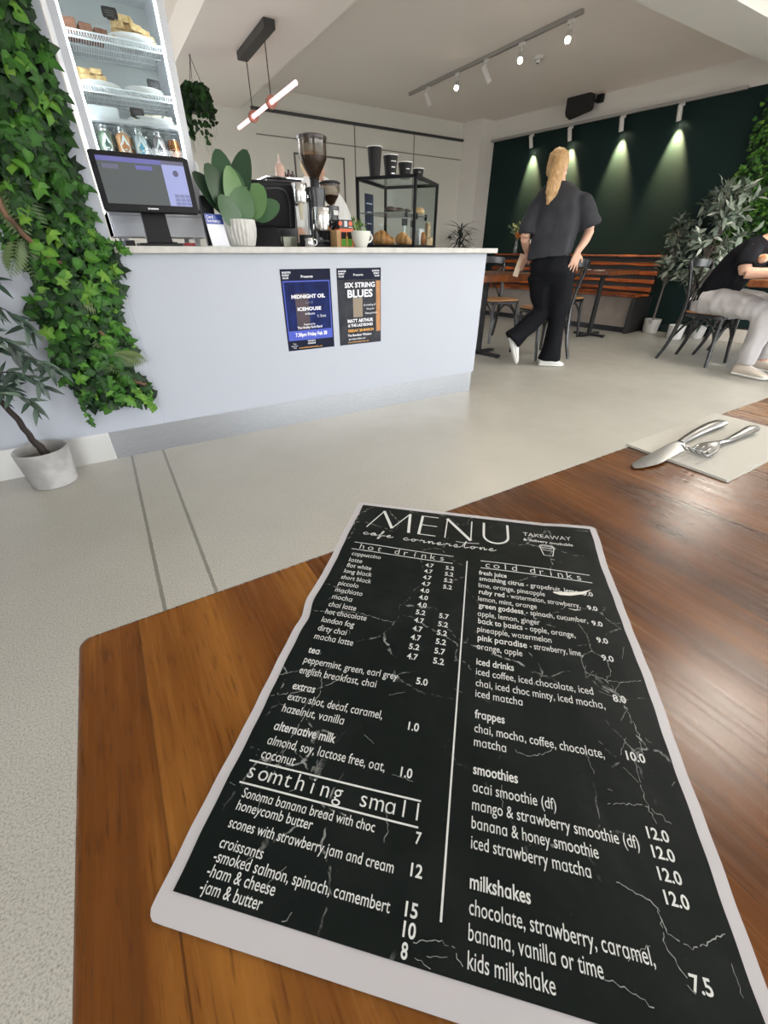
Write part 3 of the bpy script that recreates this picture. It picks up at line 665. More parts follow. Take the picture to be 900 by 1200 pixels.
# ================================================================== ON THE COUNTER
WT = .968
plast = mat('black plastic', (.010, .010, .012), .4, spec=.22)
whitep = mat('white enamel', (.74, .75, .78), .35)
chrome = mat('chrome', (.72, .72, .72), .12, 1.)
glass = thin_glass('cabinet glass')
led = mat('cool led strip', (1, 1, 1), .5, emit=(.86, .93, 1.), estr=22.)
wire = mat('white coated wire', (.72, .75, .76), .4)
cer = mat('white ceramic', (.78, .77, .74), .25)
# --- posters
def poster(name, label, x, lines, panels, cmat):
    t = thing(name, label, 'poster', (x, 2.4695, .4485))
    R_ = Matrix.Rotation(PI/2, 4, 'X')
    b = MB(); n = 12
    vs = []; fs = []
    for j in range(n+1):
        for i in range(n+1):
            u, v = i/n*.297, j/n*.418
            vs.append((u, -.0006-.0012*abs(math.sin(u*22+v*9))*(v/.418 if i in (0, n) or j in (0,) else .5), v))
    k = len(vs); vs += [(p[0], 0, p[2]) for p in vs]; W_ = n+1
    for j in range(n):
        for i in range(n): a = j*W_+i; fs += [(a, a+1, a+W_+1, a+W_), (k+a, k+a+W_, k+a+W_+1, k+a+1)]
    e = [i for i in range(W_)]+[j*W_+n for j in range(1, W_)]+[n*W_+i for i in range(n-1, -1, -1)]+[j*W_ for j in range(n-1, 0, -1)]
    for q in range(len(e)): p, r = e[q], e[(q+1) % len(e)]; fs.append((r, p, k+p, k+r))
    b.add(vs, fs); part('paper', b, cmat, t, 0, None)
    for nm, (x0, x1, z0, z1), m, d in panels:
        b = MB(); b.box(x0, x1, -d, -.0006, z0, z1); part(nm, b, m, t, 0, None)
    for nm, m, L in lines:
        tm_ = text_mesh([(s, px, py, w, sz, bo, al, Matrix.Translation((0, -.0032, 0)) @ R_) for s, px, py, w, sz, bo, al in L], 'txt')
        part(nm, tm_, m, t, 0, None)
    return t
wtxt = mat('white poster print', (.74, .75, .80), .6); gtxt = mat('grey poster print', (.10, .11, .14), .6); ytxt = mat('amber poster print', (.70, .36, .07), .6)
navy = mat('navy poster paper', (.010, .012, .028), .6, spec=.1); blue = mat('poster blue band', (.035, .065, .42), .5); inkb = mat('poster dark panel', (.008, .012, .055), .6, spec=.1, col2=(.012, .022, .11), nscale=14)
fig = mat('poster faded figure', (.02, .016, .026), .5, col2=(.05, .016, .026), nscale=22)
poster('concert_poster', 'blue and black gig poster reading Midnight Oil taped to the white counter', .850,
 [('white_lettering', wtxt, [('MIDNIGHT OIL', .152, .275, .205, .026, .035, 'C'), ('ICEHOUSE', .152, .212, .145, .024, .035, 'C'), ('tribute', .152, .189, .06, .018, .0, 'C'), ('Presents', .152, .376, .07, .017, .02, 'C'), ('ft. Sirens', .225, .172, .055, .022, -.01, 'C'), ('Supported by', .145, .135, .07, .013, .01, 'C'), ('The Huxley Gold Band', .145, .117, .155, .017, .02, 'C'),
   ('7.30pm Friday Feb 28', .152, .076, .2, .027, .03, 'C'), ('BUNDSTER', .01, .398, .05, .012, .03, 'L'), ('EVENT', .01, .385, .04, .012, .03, 'L'), ('CLUB', .01, .372, .034, .012, .03, 'L'), ('TICKETS', .148, .043, .05, .012, .02, 'C'), ('ONLINE', .148, .030, .05, .012, .02, 'C'), ('The', .04, .034, .02, .01, 0, 'C'), ('Bundster', .04, .023, .04, .01, 0, 'C'), ('Club', .04, .012, .02, .01, 0, 'C')]),
  ('grey_lettering', gtxt, [('and', .152, .247, .045, .02, .01, 'C')]), ('amber_lettering', ytxt, [('www.thebundsterclub.com', .14, .010, .15, .011, .01, 'C')])],
 [('blue_frame', (.008, .289, .055, .362), blue, .0018), ('dark_panel', (.014, .283, .108, .356), inkb, .0024), ('singer_silhouette', (.07, .15, .112, .30), fig, .0027)], navy)
char = mat('charcoal poster paper', (.022, .024, .032), .6, spec=.1, col2=(.045, .046, .055), nscale=12); tan = mat('guitar tan', (.34, .15, .05), .5, col2=(.42, .20, .07), nscale=25); tan2 = mat('guitar neck grey', (.22, .17, .12), .5)
poster('concert_poster', 'charcoal and tan gig poster reading Six String Blues on the white counter', 1.187,
 [('white_lettering', wtxt, [('SIX STRING', .15, .318, .205, .036, .03, 'C'), ('BLUES', .15, .266, .172, .056, .03, 'C'), ('Presents', .14, .378, .065, .016, .01, 'C'), ('an evening of', .215, .216, .085, .017, .0, 'C'), ('the great', .22, .194, .055, .017, .0, 'C'), ('blues guitarists', .225, .170, .085, .017, .0, 'C'), ('MATT ARTHUR', .148, .127, .18, .027, .03, 'C'), ('& THE LAZYBONES', .148, .103, .175, .022, .03, 'C'), ('The Bundster Window', .14, .048, .17, .018, .02, 'C'), ('get tickets online now', .12, .028, .12, .013, .01, 'C'),
   ('BUNDSTER', .01, .398, .05, .012, .03, 'L'), ('EVENT', .01, .385, .04, .012, .03, 'L'), ('CLUB', .01, .372, .034, .012, .03, 'L'), ('BUNDSTER', .285, .398, .05, .012, .03, 'R'), ('EVENT', .285, .385, .04, .012, .03, 'R'), ('CLUB', .285, .372, .034, .012, .03, 'R')]),
  ('amber_lettering', ytxt, [('FRIDAY 28 MARCH', .15, .073, .18, .021, .03, 'C'), ('www.thebundsterclub.com', .13, .011, .15, .011, .01, 'C')])],
 [('guitar_body', (.262, .292, .065, .35), tan, .0018), ('guitar_neck', (.10, .165, .155, .262), tan2, .0018), ('dark_band', (.005, .292, .36, .413), navy, .0018)], char)

# --- glass-door display fridge
fr_ = thing('display_fridge', 'tall white glass-door display fridge with lit shelves of cakes and bottles', 'fridge', (.380, 2.96, WT))
def fb(): q = MB(); q.M = Matrix.Translation((-.380, -2.96, -WT)); return q
FX0, FX1, FZ0, FZ1 = .143, .617, 1.010, 2.10
b = fb()
b.box(FX0, FX0+.02, 2.985, 3.38, FZ0, FZ1); b.box(FX1-.02, FX1, 2.985, 3.38, FZ0, FZ1); b.box(FX0, FX1, 2.985, 3.38, FZ1-.1, FZ1); b.box(FX0, FX1, 3.0, 3.38, FZ0, 1.125)
part('cabinet', b, whitep, fr_, .003)
b = fb(); b.box(FX0+.02, FX1-.02, 3.365, 3.38, 1.125, FZ1-.1); part('back_panel', b, mat('fridge liner', (.50, .53, .52), .35), fr_, 0, None)
b = fb(); b.box(FX0, FX0+.034, 2.955, 2.983, 1.12, FZ1); b.box(FX1-.034, FX1, 2.955, 2.983, 1.12, FZ1); b.box(FX0, FX1, 2.955, 2.983, 1.105, 1.14); b.box(FX0, FX1, 2.955, 2.983, FZ1-.09, FZ1)
dr = part('door', b, mat('white door frame', (.62, .63, .67), .35), fr_, .003)
b = fb(); b.box(FX0+.034, FX1-.034, 2.964, 2.969, 1.14, FZ1-.09); part('door_glass', b, glass, dr, 0, None)
b = fb(); b.tube([(FX1+.006, 2.957, 1.20), (FX1+.006, 2.940, 1.22), (FX1+.006, 2.940, 1.33), (FX1+.006, 2.957, 1.345)], .007, 8); part('door_handle', b, whitep, dr, 0, 60)
for x0, x1 in ((FX0+.035, FX0+.042), (FX1-.042, FX1-.035)):
    b = fb(); b.box(x0, x1, 2.971, 2.982, 1.15, FZ1-.10); part('led_strip', b, led, fr_, 0, None)
b = fb(); b.box(FX0+.01, FX1-.01, 2.962, 3.0, 1.012, 1.104)
for z in (1.03, 1.045, 1.060, 1.075, 1.09): b.box(FX0+.01, FX1-.01, 2.955, 2.963, z, z+.006)
part('vent_grille', b, mat('fridge grille', (.78, .79, .82), .4), fr_, 0, None)
for x in (FX0+.05, FX1-.06):
    for y in (2.99, 3.34):
        b = fb(); b.box(x-.014, x+.014, y-.014, y+.014, WT, 1.012); part('foot', b, mat('fridge foot', (.5, .5, .5), .4), fr_, .001)
SHZ = (1.775, 1.600, 1.490, 1.268)
for i, z in enumerate(SHZ):
    b = fb(); b.tube([(FX0+.022, 3.005, z), (FX1-.022, 3.005, z)], .0032, 6); b.tube([(FX0+.022, 3.355, z), (FX1-.022, 3.355, z)], .0032, 6)
    if i < 2: b.tube([(FX0+.022, 3.005, z-.022), (FX1-.022, 3.005, z-.022)], .0026, 6)
    nw = 40
    for k in range(nw):
        x = FX0+.03+(FX1-FX0-.06)*k/(nw-1); b.tube([(x, 3.355, z+.001), (x, 3.006, z+.001)]+([(x, 3.003, z-.024)] if i < 2 else []), .0015, 4)
    for y in (3.09, 3.18, 3.27): b.tube([(FX0+.022, y, z-.002), (FX1-.022, y, z-.002)], .0022, 5)
    part('wire_shelf', b, wire, fr_, 0, 60)
b = fb(); b.box(FX0+.022, FX1-.022, 2.992, 3.0, 1.476, 1.492); part('shelf_trim', b, mat('grey shelf trim', (.45, .46, .47), .4), fr_, 0, None)
# things on the fridge shelves
pl_ = [(.0, 0), (.07, 0), (.10, .012), (.112, .02), (.109, .022), (.095, .014), (.07, .007), (0, .006)]
def plate(label, x, y, z, k=1.):
    t = MB(); t.lathe([(max(r*k, .001), h) for r, h in pl_], (0, 0, 0), 36); o = part('cake_plate', t, cer, None, 0, 50); o.location = (x, y, z)
    return tag(o, label, 'plate', 'plates in the display fridge')
def tagcard(label, x, y, z, rz=.15):
    t = thing('price_tag', label, 'price tag', (x, y, z), rz, 'black price tags in the display fridge')
    b = MB(); b.prism([(-.026, 0), (.026, 0), (.031, .006), (.031, .03), (.026, .036), (-.026, .036), (-.031, .03), (-.031, .006)], -.0012, .0012); b.M = None
    for i, v in enumerate(b.v): b.v[i] = (v[0], v[2], v[1]+.002)
    part('card', b, plast, t, 0, None)
    b = MB()
    for zz_, w in ((.024, .034), (.017, .04), (.010, .028)): b.box(-w/2, w/2, -.0019, -.0013, zz_, zz_+.0022)
    part('chalk_lines', b, mat('chalk marks', (.12, .12, .12), .8), t, 0, None)
    b = MB(); b.box(-.014, .014, -.004, .012, 0, .003); part('stand', b, plast, t, 0, None)
icing = mat('yellow sponge', (.62, .46, .22), .7, col2=(.46, .28, .10), nscale=60, bump=.6, bscale=90)
pale = mat('pale slice', (.80, .72, .46), .6, col2=(.72, .60, .32), nscale=50, bump=.4, bscale=70)
brown = mat('brown slice', (.16, .06, .03), .7, col2=(.26, .11, .06), nscale=50, bump=.5, bscale=80)
random.seed(11)
def slab(name, label, grp, x, y, z, w, d, h, rz, m, tilt=0, cat='cake'):
    b = MB(); b.box(-w/2, w/2, -d/2, d/2, 0, h)
    me = b.mesh(name); bm = bmesh.new(); bm.from_mesh(me); bmesh.ops.subdivide_edges(bm, edges=bm.edges, cuts=4, use_grid_fill=True)
    for v in bm.verts: v.co += Vector(mnoise.noise_vector(v.co*70+Vector((x*50, y*30, z*40))))*.0035
    bm.to_mesh(me); bm.free(); o = link(name, me, m, None, .002, 60); o.location = (x, y, z); o.rotation_euler = (tilt, 0, rz)
    return tag(o, label, cat, grp)
# top shelf
plate('white plate on the top fridge shelf under stacked yellow slices', .465, 3.10, SHZ[0]+.003, 1.); zz = SHZ[0]+.015
k = 0
for row, n, h in ((0, 5, 0), (1, 4, .026), (2, 2, .052)):
    for i in range(n):
        slab('cake_slice', 'yellow cake slice in the pile on the top fridge shelf', 'yellow cake slices on the top fridge shelf', .405+.031*i+.012*row, 3.065+.02*(i % 2), zz+h, .05, .06, .024, rnd(-.6, .6), icing, rnd(-.12, .12))
for i in range(3): slab('brownie_slab', 'dark brown loaf slice at the left of the top fridge shelf', 'brown loaf slices on the top fridge shelf', .215+.055*i, 3.12, SHZ[0]+.003, .05, .12, .05-.008*i, .1*i, brown)
tagcard('black price tag in front of the yellow slices on the top fridge shelf', .385, 3.022, SHZ[0]+.062, -.1)
# second shelf
plate('white plate at the left of the second fridge shelf', .272, 3.11, SHZ[1]+.003, .86); plate('white plate at the right of the second fridge shelf', .465, 3.09, SHZ[1]+.003, .82)
for row, n in ((0, 4), (1, 3), (2, 3)):
    for i in range(n): slab('biscuit_slice', 'pale yellow slice heaped on the left plate of the second fridge shelf', 'yellow slices on the second fridge shelf', .205+.034*i+.012*(row % 2), 3.085+.014*(i % 2), SHZ[1]+.010+.021*row, .046, .055, .019, rnd(-.5, .5), icing, rnd(-.15, .15))
for i in range(3): slab('lemon_slice', 'small pale slice lying on the right plate of the second fridge shelf', 'pale slices on the second fridge shelf', .43+.04*i, 3.07, SHZ[1]+.009, .036, .05, .014, rnd(-.4, .4), pale)
tagcard('black price tag on the right plate of the second fridge shelf', .510, 3.03, SHZ[1]+.022, .2)
# third shelf
plate('white plate holding white slices on the third fridge shelf', .47, 3.10, SHZ[2]+.003, 1.)
for i in range(4): slab('cheesecake_slice', 'white cheesecake slice on the third fridge shelf', 'white slices on the third fridge shelf', .405+.045*i, 3.07+.01*(i % 2), SHZ[2]+.010, .040, .07, .030, rnd(-.2, .2), mat('cream slice', (.80, .76, .58), .6, bump=.3, bscale=60))
tagcard('black price tag before the white slices on the third fridge shelf', .402, 3.022, SHZ[2]+.016, -.05)
b = MB(); b.box(-.07, .07, -.05, .05, 0, .055); o = part('cake_box', b, mat('frosted tub', (.50, .53, .52), .35), None, .004); o.location = (.255, 3.13, SHZ[2]+.003); tag(o, 'frosted plastic tub at the left of the third fridge shelf', 'tub')
# bottles
def bottle(label, x, liquid, accent, y=3.055):
    t = thing('juice_bottle', label, 'bottle', (x, y, SHZ[3]+.003), 0, 'bottles standing in the display fridge')
    b = MB(); b.lathe([(.001, 0), (.030, 0), (.033, .006), (.033, .152), (.0315, .163), (.025, .172), (.0185, .175), (.0185, .183), (.001, .183)], (0, 0, 0), 24); part('bottle_body', b, liquid, t, 0, 50)
    b = MB(); b.lathe([(.001, .176), (.0205, .176), (.0205, .193), (.016, .200), (.001, .202)], (0, 0, 0), 20); part('cap', b, chrome, t, 0, 40)
    b = MB(); P = []
    for k in range(24):                                # drop-shaped label wrapped round the front
        a = 2*PI*k/24; r = 1.; px = .0225*math.sin(a)*(1-.5*max(0, math.cos(a))); pz = .122+.030*math.cos(a)+.014*max(0, math.cos(a))**4
        P.append((px, pz))
    vs = [(.0337*math.sin(px/.0337), -.0337*math.cos(px/.0337), pz) for px, pz in P]; vs.append((0, -.0337, .118)); b.add(vs, [(k, (k+1) % 24, 24) for k in range(24)]); lb = part('drop_label', b, mat('bottle label', (.66, .70, .68), .5), t, 0, None)
    b = MB(); b.add([(.034*math.sin(px*.42/.034), -.034*math.cos(px*.42/.034), .124+(pz-.118)*.45) for px, pz in P]+[(0, -.034, .124)], [(k, (k+1) % 24, 24) for k in range(24)]); part('drop_emblem', b, accent, lb, 0, None)
    b = MB()
    for z_, w in ((.104, .022), (.098, .016)): b.box(-w/2, w/2, -.0347, -.034, z_, z_+.004)
    part('label_print', b, accent, lb, 0, None)
cb_ = lambda n, c: mat(n, c, .15, coat=.6)
bottle('green juice bottle with a drop label, leftmost in the fridge', .232, cb_('green drink', (.10, .14, .09)), mat('dark green print', (.02, .05, .04), .5))
bottle('amber juice bottle with a drop label, second in the fridge row', .312, cb_('amber drink', (.42, .20, .07)), mat('orange print', (.45, .14, .03), .5))
bottle('pale blue-labelled bottle, third in the fridge row', .388, cb_('clear drink', (.30, .36, .36)), mat('cyan print', (.05, .32, .46), .5))
bottle('grey milky bottle with a drop label beside the copper can', .475, cb_('grey drink', (.22, .19, .19)), mat('charcoal print', (.06, .06, .08), .5))
for x, lq in ((.262, 'green drink'), (.345, 'amber drink'), (.425, 'clear drink'), (.505, 'grey drink')):
    bottle('juice bottle in the back row of the fridge behind a %s bottle' % {'green drink': 'green', 'amber drink': 'amber', 'clear drink': 'blue-labelled', 'grey drink': 'grey'}[lq], x, MATS[lq], MATS['dark green print'], 3.145)
t = thing('drink_can', 'copper coloured drink can at the right end of the fridge bottles', 'can', (.549, 3.055, SHZ[3]+.003))
b = MB(); b.lathe([(.001, 0), (.024, 0), (.029, .008), (.029, .15), (.024, .164), (.024, .168), (.001, .166)], (0, 0, 0), 24); part('can_body', b, mat('copper can', (.42, .17, .06), .25, 1.), t, 0, 45)
b = MB(); b.lathe([(.001, .1665), (.0235, .1685), (.0235, .171), (.001, .169)], (0, 0, 0), 20); part('can_lid', b, chrome, t, 0, 40)

# --- point-of-sale monitor on its stand
po = thing('pos_monitor', 'black touchscreen till monitor on a stand in front of the fridge', 'monitor', (.325, 2.70, WT), rad(0))
tilt = Matrix.Translation((0, -.01, .245)) @ Matrix.Rotation(rad(-9), 4, 'X')
def pb(): q = MB(); q.M = tilt; return q
b = pb(); b.prism([(x, z) for x, z in rrect(-.207, .207, -.112, .112, .012)], -.012, .012); b.v = []; 
b = MB(); pr_ = rrect(-.207, .207, -.112, .112, .012); vs = [tilt @ Vector((x, -.014, z)) for x, z in pr_]+[tilt @ Vector((x, .014, z)) for x, z in pr_]; n = len(pr_)
b.add(vs, [tuple(range(n)), tuple(range(2*n-1, n-1, -1))]+[(i, n+i, n+(i+1) % n, (i+1) % n) for i in range(n)]); part('housing', b, plast, po, .003, 40)
b = pb(); b.box(-.182, .182, -.0152, -.0142, -.083, .092); scr = part('screen', b, mat('till screen', (.01, .012, .015), .15, emit=(.075, .085, .085), estr=1.), po, 0, None)
lil = mat('lilac screen panel', (.05, .05, .09), .2, emit=(.26, .29, .50), estr=1.); vio = mat('violet screen bar', (.05, .05, .09), .2, emit=(.085, .085, .26), estr=1.)
b = pb(); b.box(.083, .182, -.0157, -.0152, -.083, .077); part('order_panel', b, lil, scr, 0, None)
b = pb(); b.box(-.182, .083, -.0157, -.0152, .074, .092); b.box(-.03, .04, -.0157, -.0152, .050, .066); part('menu_bar', b, vio, scr, 0, None)
b = pb(); b.box(.083, .182, -.0157, -.0152, .077, .092); b.box(-.165, -.10, -.0157, -.0152, .048, .064); part('title_block', b, mat('dim screen block', (.02, .02, .03), .2, emit=(.11, .105, .16), estr=1.), scr, 0, None)
kd = mat('keypad keys', (.03, .03, .05), .2, emit=(.16, .18, .33), estr=1.); b = pb()
for i in range(3):
    for j in range(3): b.box(.112+.0235*i, .133+.0235*i, -.0162, -.0157, -.080+.0155*j, -.067+.0155*j)
part('keypad', b, kd, scr, 0, None)
b = MB(); b.lathe([(.001, 0), (.0125, 0), (.0125, .0005), (.001, .0005)], (0, 0, 0), 24, Matrix.Rotation(PI/2, 3, 'X')); b.v = [tuple(tilt @ (Vector(v)+Vector((.138, -.0157, .045)))) for v in b.v]; part('round_logo', b, mat('dark round logo', (.02, .02, .03), .3, emit=(.07, .075, .14), estr=1.), scr, 0, None)
b = pb(); b.lathe([(.001, 0), (.004, 0), (.004, .0006), (.001, .0006)], (-.018, -.0142, -.098), 12, Matrix.Rotation(PI/2, 3, 'X')); b.box(-.012, .024, -.0150, -.0142, -.1008, -.0955); part('maker_badge', b, wtxt, po, 0, None)
b = MB(); b.loft([[(-.055, .012, .155), (.055, .012, .155), (.055, .04, .155), (-.055, .04, .155)], [(-.055, .0, .08), (.055, .0, .08), (.055, .035, .08), (-.055, .035, .08)], [(-.058, -.012, .012), (.058, -.012, .012), (.058, .05, .012), (-.058, .05, .012)]]); part('stand_neck', b, plast, po, .004)
b = MB(); b.prism(rrect(-.10, .10, -.06, .12, .015), 0, .013); part('stand_base', b, plast, po, .003)
# clutter under the fridge front
for lbl, c, (x, y, w, d, h) in (('small red card box lying beside the till stand', (.30, .02, .03), (.478, 2.80, .05, .08, .016)), ('black tray of odds and ends under the till', (.02, .02, .024), (.365, 2.845, .12, .05, .02)), ('grey folded cloth at the left under the till', (.10, .11, .13), (.15, 2.80, .05, .09, .022)), ('dark receipt spike box left of the till stand', (.03, .03, .035), (.198, 2.845, .045, .05, .026))):
    b = MB(); b.box(-w/2, w/2, -d/2, d/2, 0, h); o = part('counter_clutter', b, mat(lbl[:18], c, .6), None, .003); o.location = (x, y, WT); tag(o, lbl, 'box')

# --- card surcharge sign
sg = thing('counter_sign', 'small white card sign with blue top reading Card Surcharge', 'sign', (.600, 2.665, WT), rad(12))
cp = cr([(0, -.035, .002), (0, -.018, .05), (0, -.006, .10), (0, .002, .140)], 6); b = MB(); vs = []
for p in cp: vs += [(-.046, p.y, p.z), (.046, p.y, p.z)]
k = len(vs); vs += [(x, y+.0015, z) for x, y, z in vs]; fs = []
for i in range(len(cp)-1): a = 2*i; fs += [(a, a+1, a+3, a+2), (k+a, k+a+2, k+a+3, k+a+1), (a, a+2, k+a+2, k+a), (a+1, k+a+1, k+a+3, a+3)]
fs += [(0, k, k+1, 1), (k-2, k-1, 2*k-1, 2*k-2)]; b.add(vs, fs); part('card', b, mat('glossy white card', (.70, .71, .78), .2), sg, 0, 60)
slope = math.atan2(.008, .045)
Ms = Matrix.Translation((0, -.0085, .095)) @ Matrix.Rotation(PI/2-slope-.06, 4, 'X')
b = MB(); b.M = Ms; b.box(-.046, .046, .002, .046, .0006, .0012); part('blue_header', b, mat('sign blue', (.045, .085, .36), .3), sg, 0, None)
tmx = text_mesh([('Card', -.040, .027, None, .018, .01, 'L', Ms @ Matrix.Translation((0, 0, .0018))), ('Surcharge', -.040, .010, .070, .018, .01, 'L', Ms @ Matrix.Translation((0, 0, .0018)))], 't'); part('sign_lettering', tmx, wtxt, sg, 0, None)
b = MB(); b.box(-.05, .05, -.038, .03, -.0, .004); part('sign_foot', b, mat('clear acrylic', (.6, .62, .66), .15), sg, 0, None)
# dark card reader column behind the sign
b = MB(); b.box(-.032, .032, -.02, .02, .0, .225); o = part('receipt_printer', b, plast, None, .006); o.location = (.605, 2.80, WT); tag(o, 'narrow black till box standing behind the card sign', 'printer')

# --- broad-leaved plant in a ribbed white pot
fp = thing('potted_plant', 'broad-leaved green plant in a ribbed white pot on the counter', 'plant', (.738, 2.70, WT))
b = MB(); nn_ = 72; prof = [(.058, 0), (.066, .006), (.079, .05), (.083, .085), (.080, .116), (.077, .122), (.070, .122), (.068, .105), (.02, .10)]
rings = []
for i, (r, z) in enumerate(prof):
    ring = []
    for j in range(nn_):
        a = 2*PI*j/nn_; q = r+(.0016*(1 if (j % 3) else -1.2) if 1 <= i <= 4 else 0); ring.append((q*math.cos(a), q*math.sin(a), z))
    rings.append(ring)
b.loft(rings); part('pot', b, mat('white ribbed ceramic', (.60, .59, .56), .6, col2=(.46, .45, .43), nscale=60, nstretch=(1, 1, .25)), fp, 0, 30)
b = MB(); b.lathe([(.001, .107), (.069, .107), (.069, .112), (.001, .114)], (0, 0, 0), 20); part('soil', b, mat('potting soil', (.03, .02, .012), .9, bump=.8, bscale=90), fp)
leafbig = mat('broad leaf', (.06, .16, .06), .38, tint=[(.012, .035, .016), (.025, .07, .03), (.05, .115, .05), (.10, .20, .065)], bump=.15, bscale=40)
random.seed(3)
LV = [((-.10, -.02, .33), (-.05, .0, .16), .14, .25), ((-.03, .03, .40), (-.035, .01, .17), .15, .3), ((.03, -.06, .245), (.0, -.03, .12), .15, .75), ((.13, -.02, .27), (.05, 0, .14), .16, .9), ((.02, .02, .33), (.01, .01, .17), .13, .6), ((-.075, -.06, .21), (-.03, -.04, .10), .14, .5), ((.08, .05, .42), (.02, .03, .2), .14, .15), ((-.155, .02, .31), (-.06, .01, .15), .12, .1), ((.22, .0, .215), (.09, .0, .13), .13, .55), ((-.015, -.05, .32), (-.01, -.02, .16), .12, 1.), ((.10, .08, .30), (.04, .04, .15), .13, .2), ((-.06, .08, .30), (-.02, .05, .14), .13, .3)]
fol = []
for k, (tip, mid, w, tn) in enumerate(LV):
    tip, mid = Vector(tip), Vector(mid); base = Vector((mid.x*.15, mid.y*.15, .11)); st = MB(); st.cur = .4
    st.tube(cr([base, (base+mid)/2+Vector((0, 0, .02)), mid], 4), [.004, .003], 6); part('stem', st, mat('plant stem', (.07, .13, .04), .5), fp, 0, 60)
    lf = MB(); lf.cur = tn; d = (tip-mid); B = basis(d, Vector((0, -.75, .5)) if k not in (6, 10) else Vector((-.3, -.6, .5))); leaf_blade(lf, mid-d.normalized()*.005, B, d.length*1.12, w=w/(d.length*1.12)*.84, bend=.22, fold=.12, rows=11, tip=.5)
    part('leaf', lf, leafbig, fp, 0, 180)

# --- black till seen from behind
bt = thing('till_terminal', 'black till terminal seen from behind, between the potted plant and grinder', 'till', (.965, 2.86, WT), rad(-8))
b = MB(); tl = Matrix.Translation((.02, .04, .205)) @ Matrix.Rotation(rad(14), 4, 'X'); b.M = tl
b.box(-.15, .14, -.018, .018, -.11, .115); part('rear_housing', b, plast, bt, .012)
b = MB(); b.M = tl; b.tube(cr([(-.10, -.022, .07), (.05, -.024, .085), (.10, -.024, .04), (.105, -.022, -.10)], 6), .007, 8); part('cable_arch', b, mat('worn black rubber', (.03, .03, .032), .5), bt, 0, 60)
b = MB(); b.M = tl; b.box(-.13, -.06, -.0215, -.018, -.075, -.055); b.box(-.13, -.05, -.0215, -.018, -.022, -.018); part('maker_label', b, mat('grey label', (.18, .18, .18), .5), bt, 0, None)
b = MB(); b.loft([[(-.15, -.05, .002), (.05, -.05, .002), (.05, .06, .002), (-.15, .06, .002)], [(-.11, -.01, .10), (.03, -.01, .10), (.03, .04, .10), (-.11, .04, .10)]]); part('sloped_base', b, plast, bt, .006)
b = MB(); b.box(.055, .14, -.03, .03, 0, .055); part('card_reader_dock', b, mat('dull olive steel', (.20, .21, .16), .35, .6), bt, .004)

# --- espresso machine behind, with bottles on top of it
em = thing('espresso_machine', 'low black and steel espresso machine behind the till terminal', 'coffee machine', (1.30, 3.20, WT))
b = MB(); b.box(-.25, -.025, -.12, .16, .23, .355); b.box(-.25, -.025, .02, .16, .03, .23); b.box(-.25, -.025, -.13, .16, .0, .03); part('body', b, mat('machine black', (.02, .02, .022), .3), em, .008)
b = MB(); b.box(-.255, -.02, -.125, .165, .355, .365); part('cup_tray', b, chrome, em, .002)
for x in (-.14,):
    b = MB(); b.lathe([(.034, .17), (.034, .23), (.001, .23)], (x, -.06, 0), 20); b.lathe([(.001, .165), (.032, .165), (.032, .18), (.001, .18)], (x, -.06, 0), 20); part('group_head', b, chrome, em, 0, 40)
    b = MB(); b.tube([(x, -.09, .172), (x, -.16, .170), (x, -.21, .162)], [.009, .012, .011], 10); part('portafilter_handle', b, plast, em, 0, 60)
sq = thing('squeeze_bottle', 'pale pink squeeze bottle standing on the espresso machine', 'bottle', (1.180, 3.20, WT+.365))
b = MB(); b.lathe([(.001, 0), (.028, 0), (.029, .004), (.029, .052), (.026, .066), (.016, .076), (.001, .076)], (0, 0, 0), 20); part('bottle_body', b, mat('pink translucent plastic', (.70, .46, .38), .35), sq, 0, 50)
b = MB(); b.lathe([(.017, .074), (.016, .082), (.007, .09), (.004, .122), (.001, .123)], (0, 0, 0), 14); part('nozzle', b, mat('pale nozzle', (.74, .60, .54), .4), sq, 0, 50)
for i, (x, h, lb) in enumerate(((1.208, .036, 'dark brown dropper bottle beside the squeeze bottle'), (1.232, .050, 'tallest brown dropper bottle on the espresso machine'), (1.258, .044, 'brown dropper bottle nearest the grinder'))):
    d_ = thing('dropper_bottle', lb, 'bottle', (x, 3.19, WT+.365), 0, 'brown bottles on the espresso machine')
    b = MB(); b.lathe([(.001, 0), (.0125, 0), (.0125, h*.62), (.005, h*.75), (.005, h*.85), (.001, h*.85)], (0, 0, 0), 14); part('bottle_body', b, mat('brown glass', (.05, .022, .012), .2), d_, 0, 45)
    b = MB(); b.lathe([(.001, h*.82), (.0065, h*.82), (.0065, h), (.001, h)], (0, 0, 0), 12); part('cap', b, plast, d_, 0, 40)

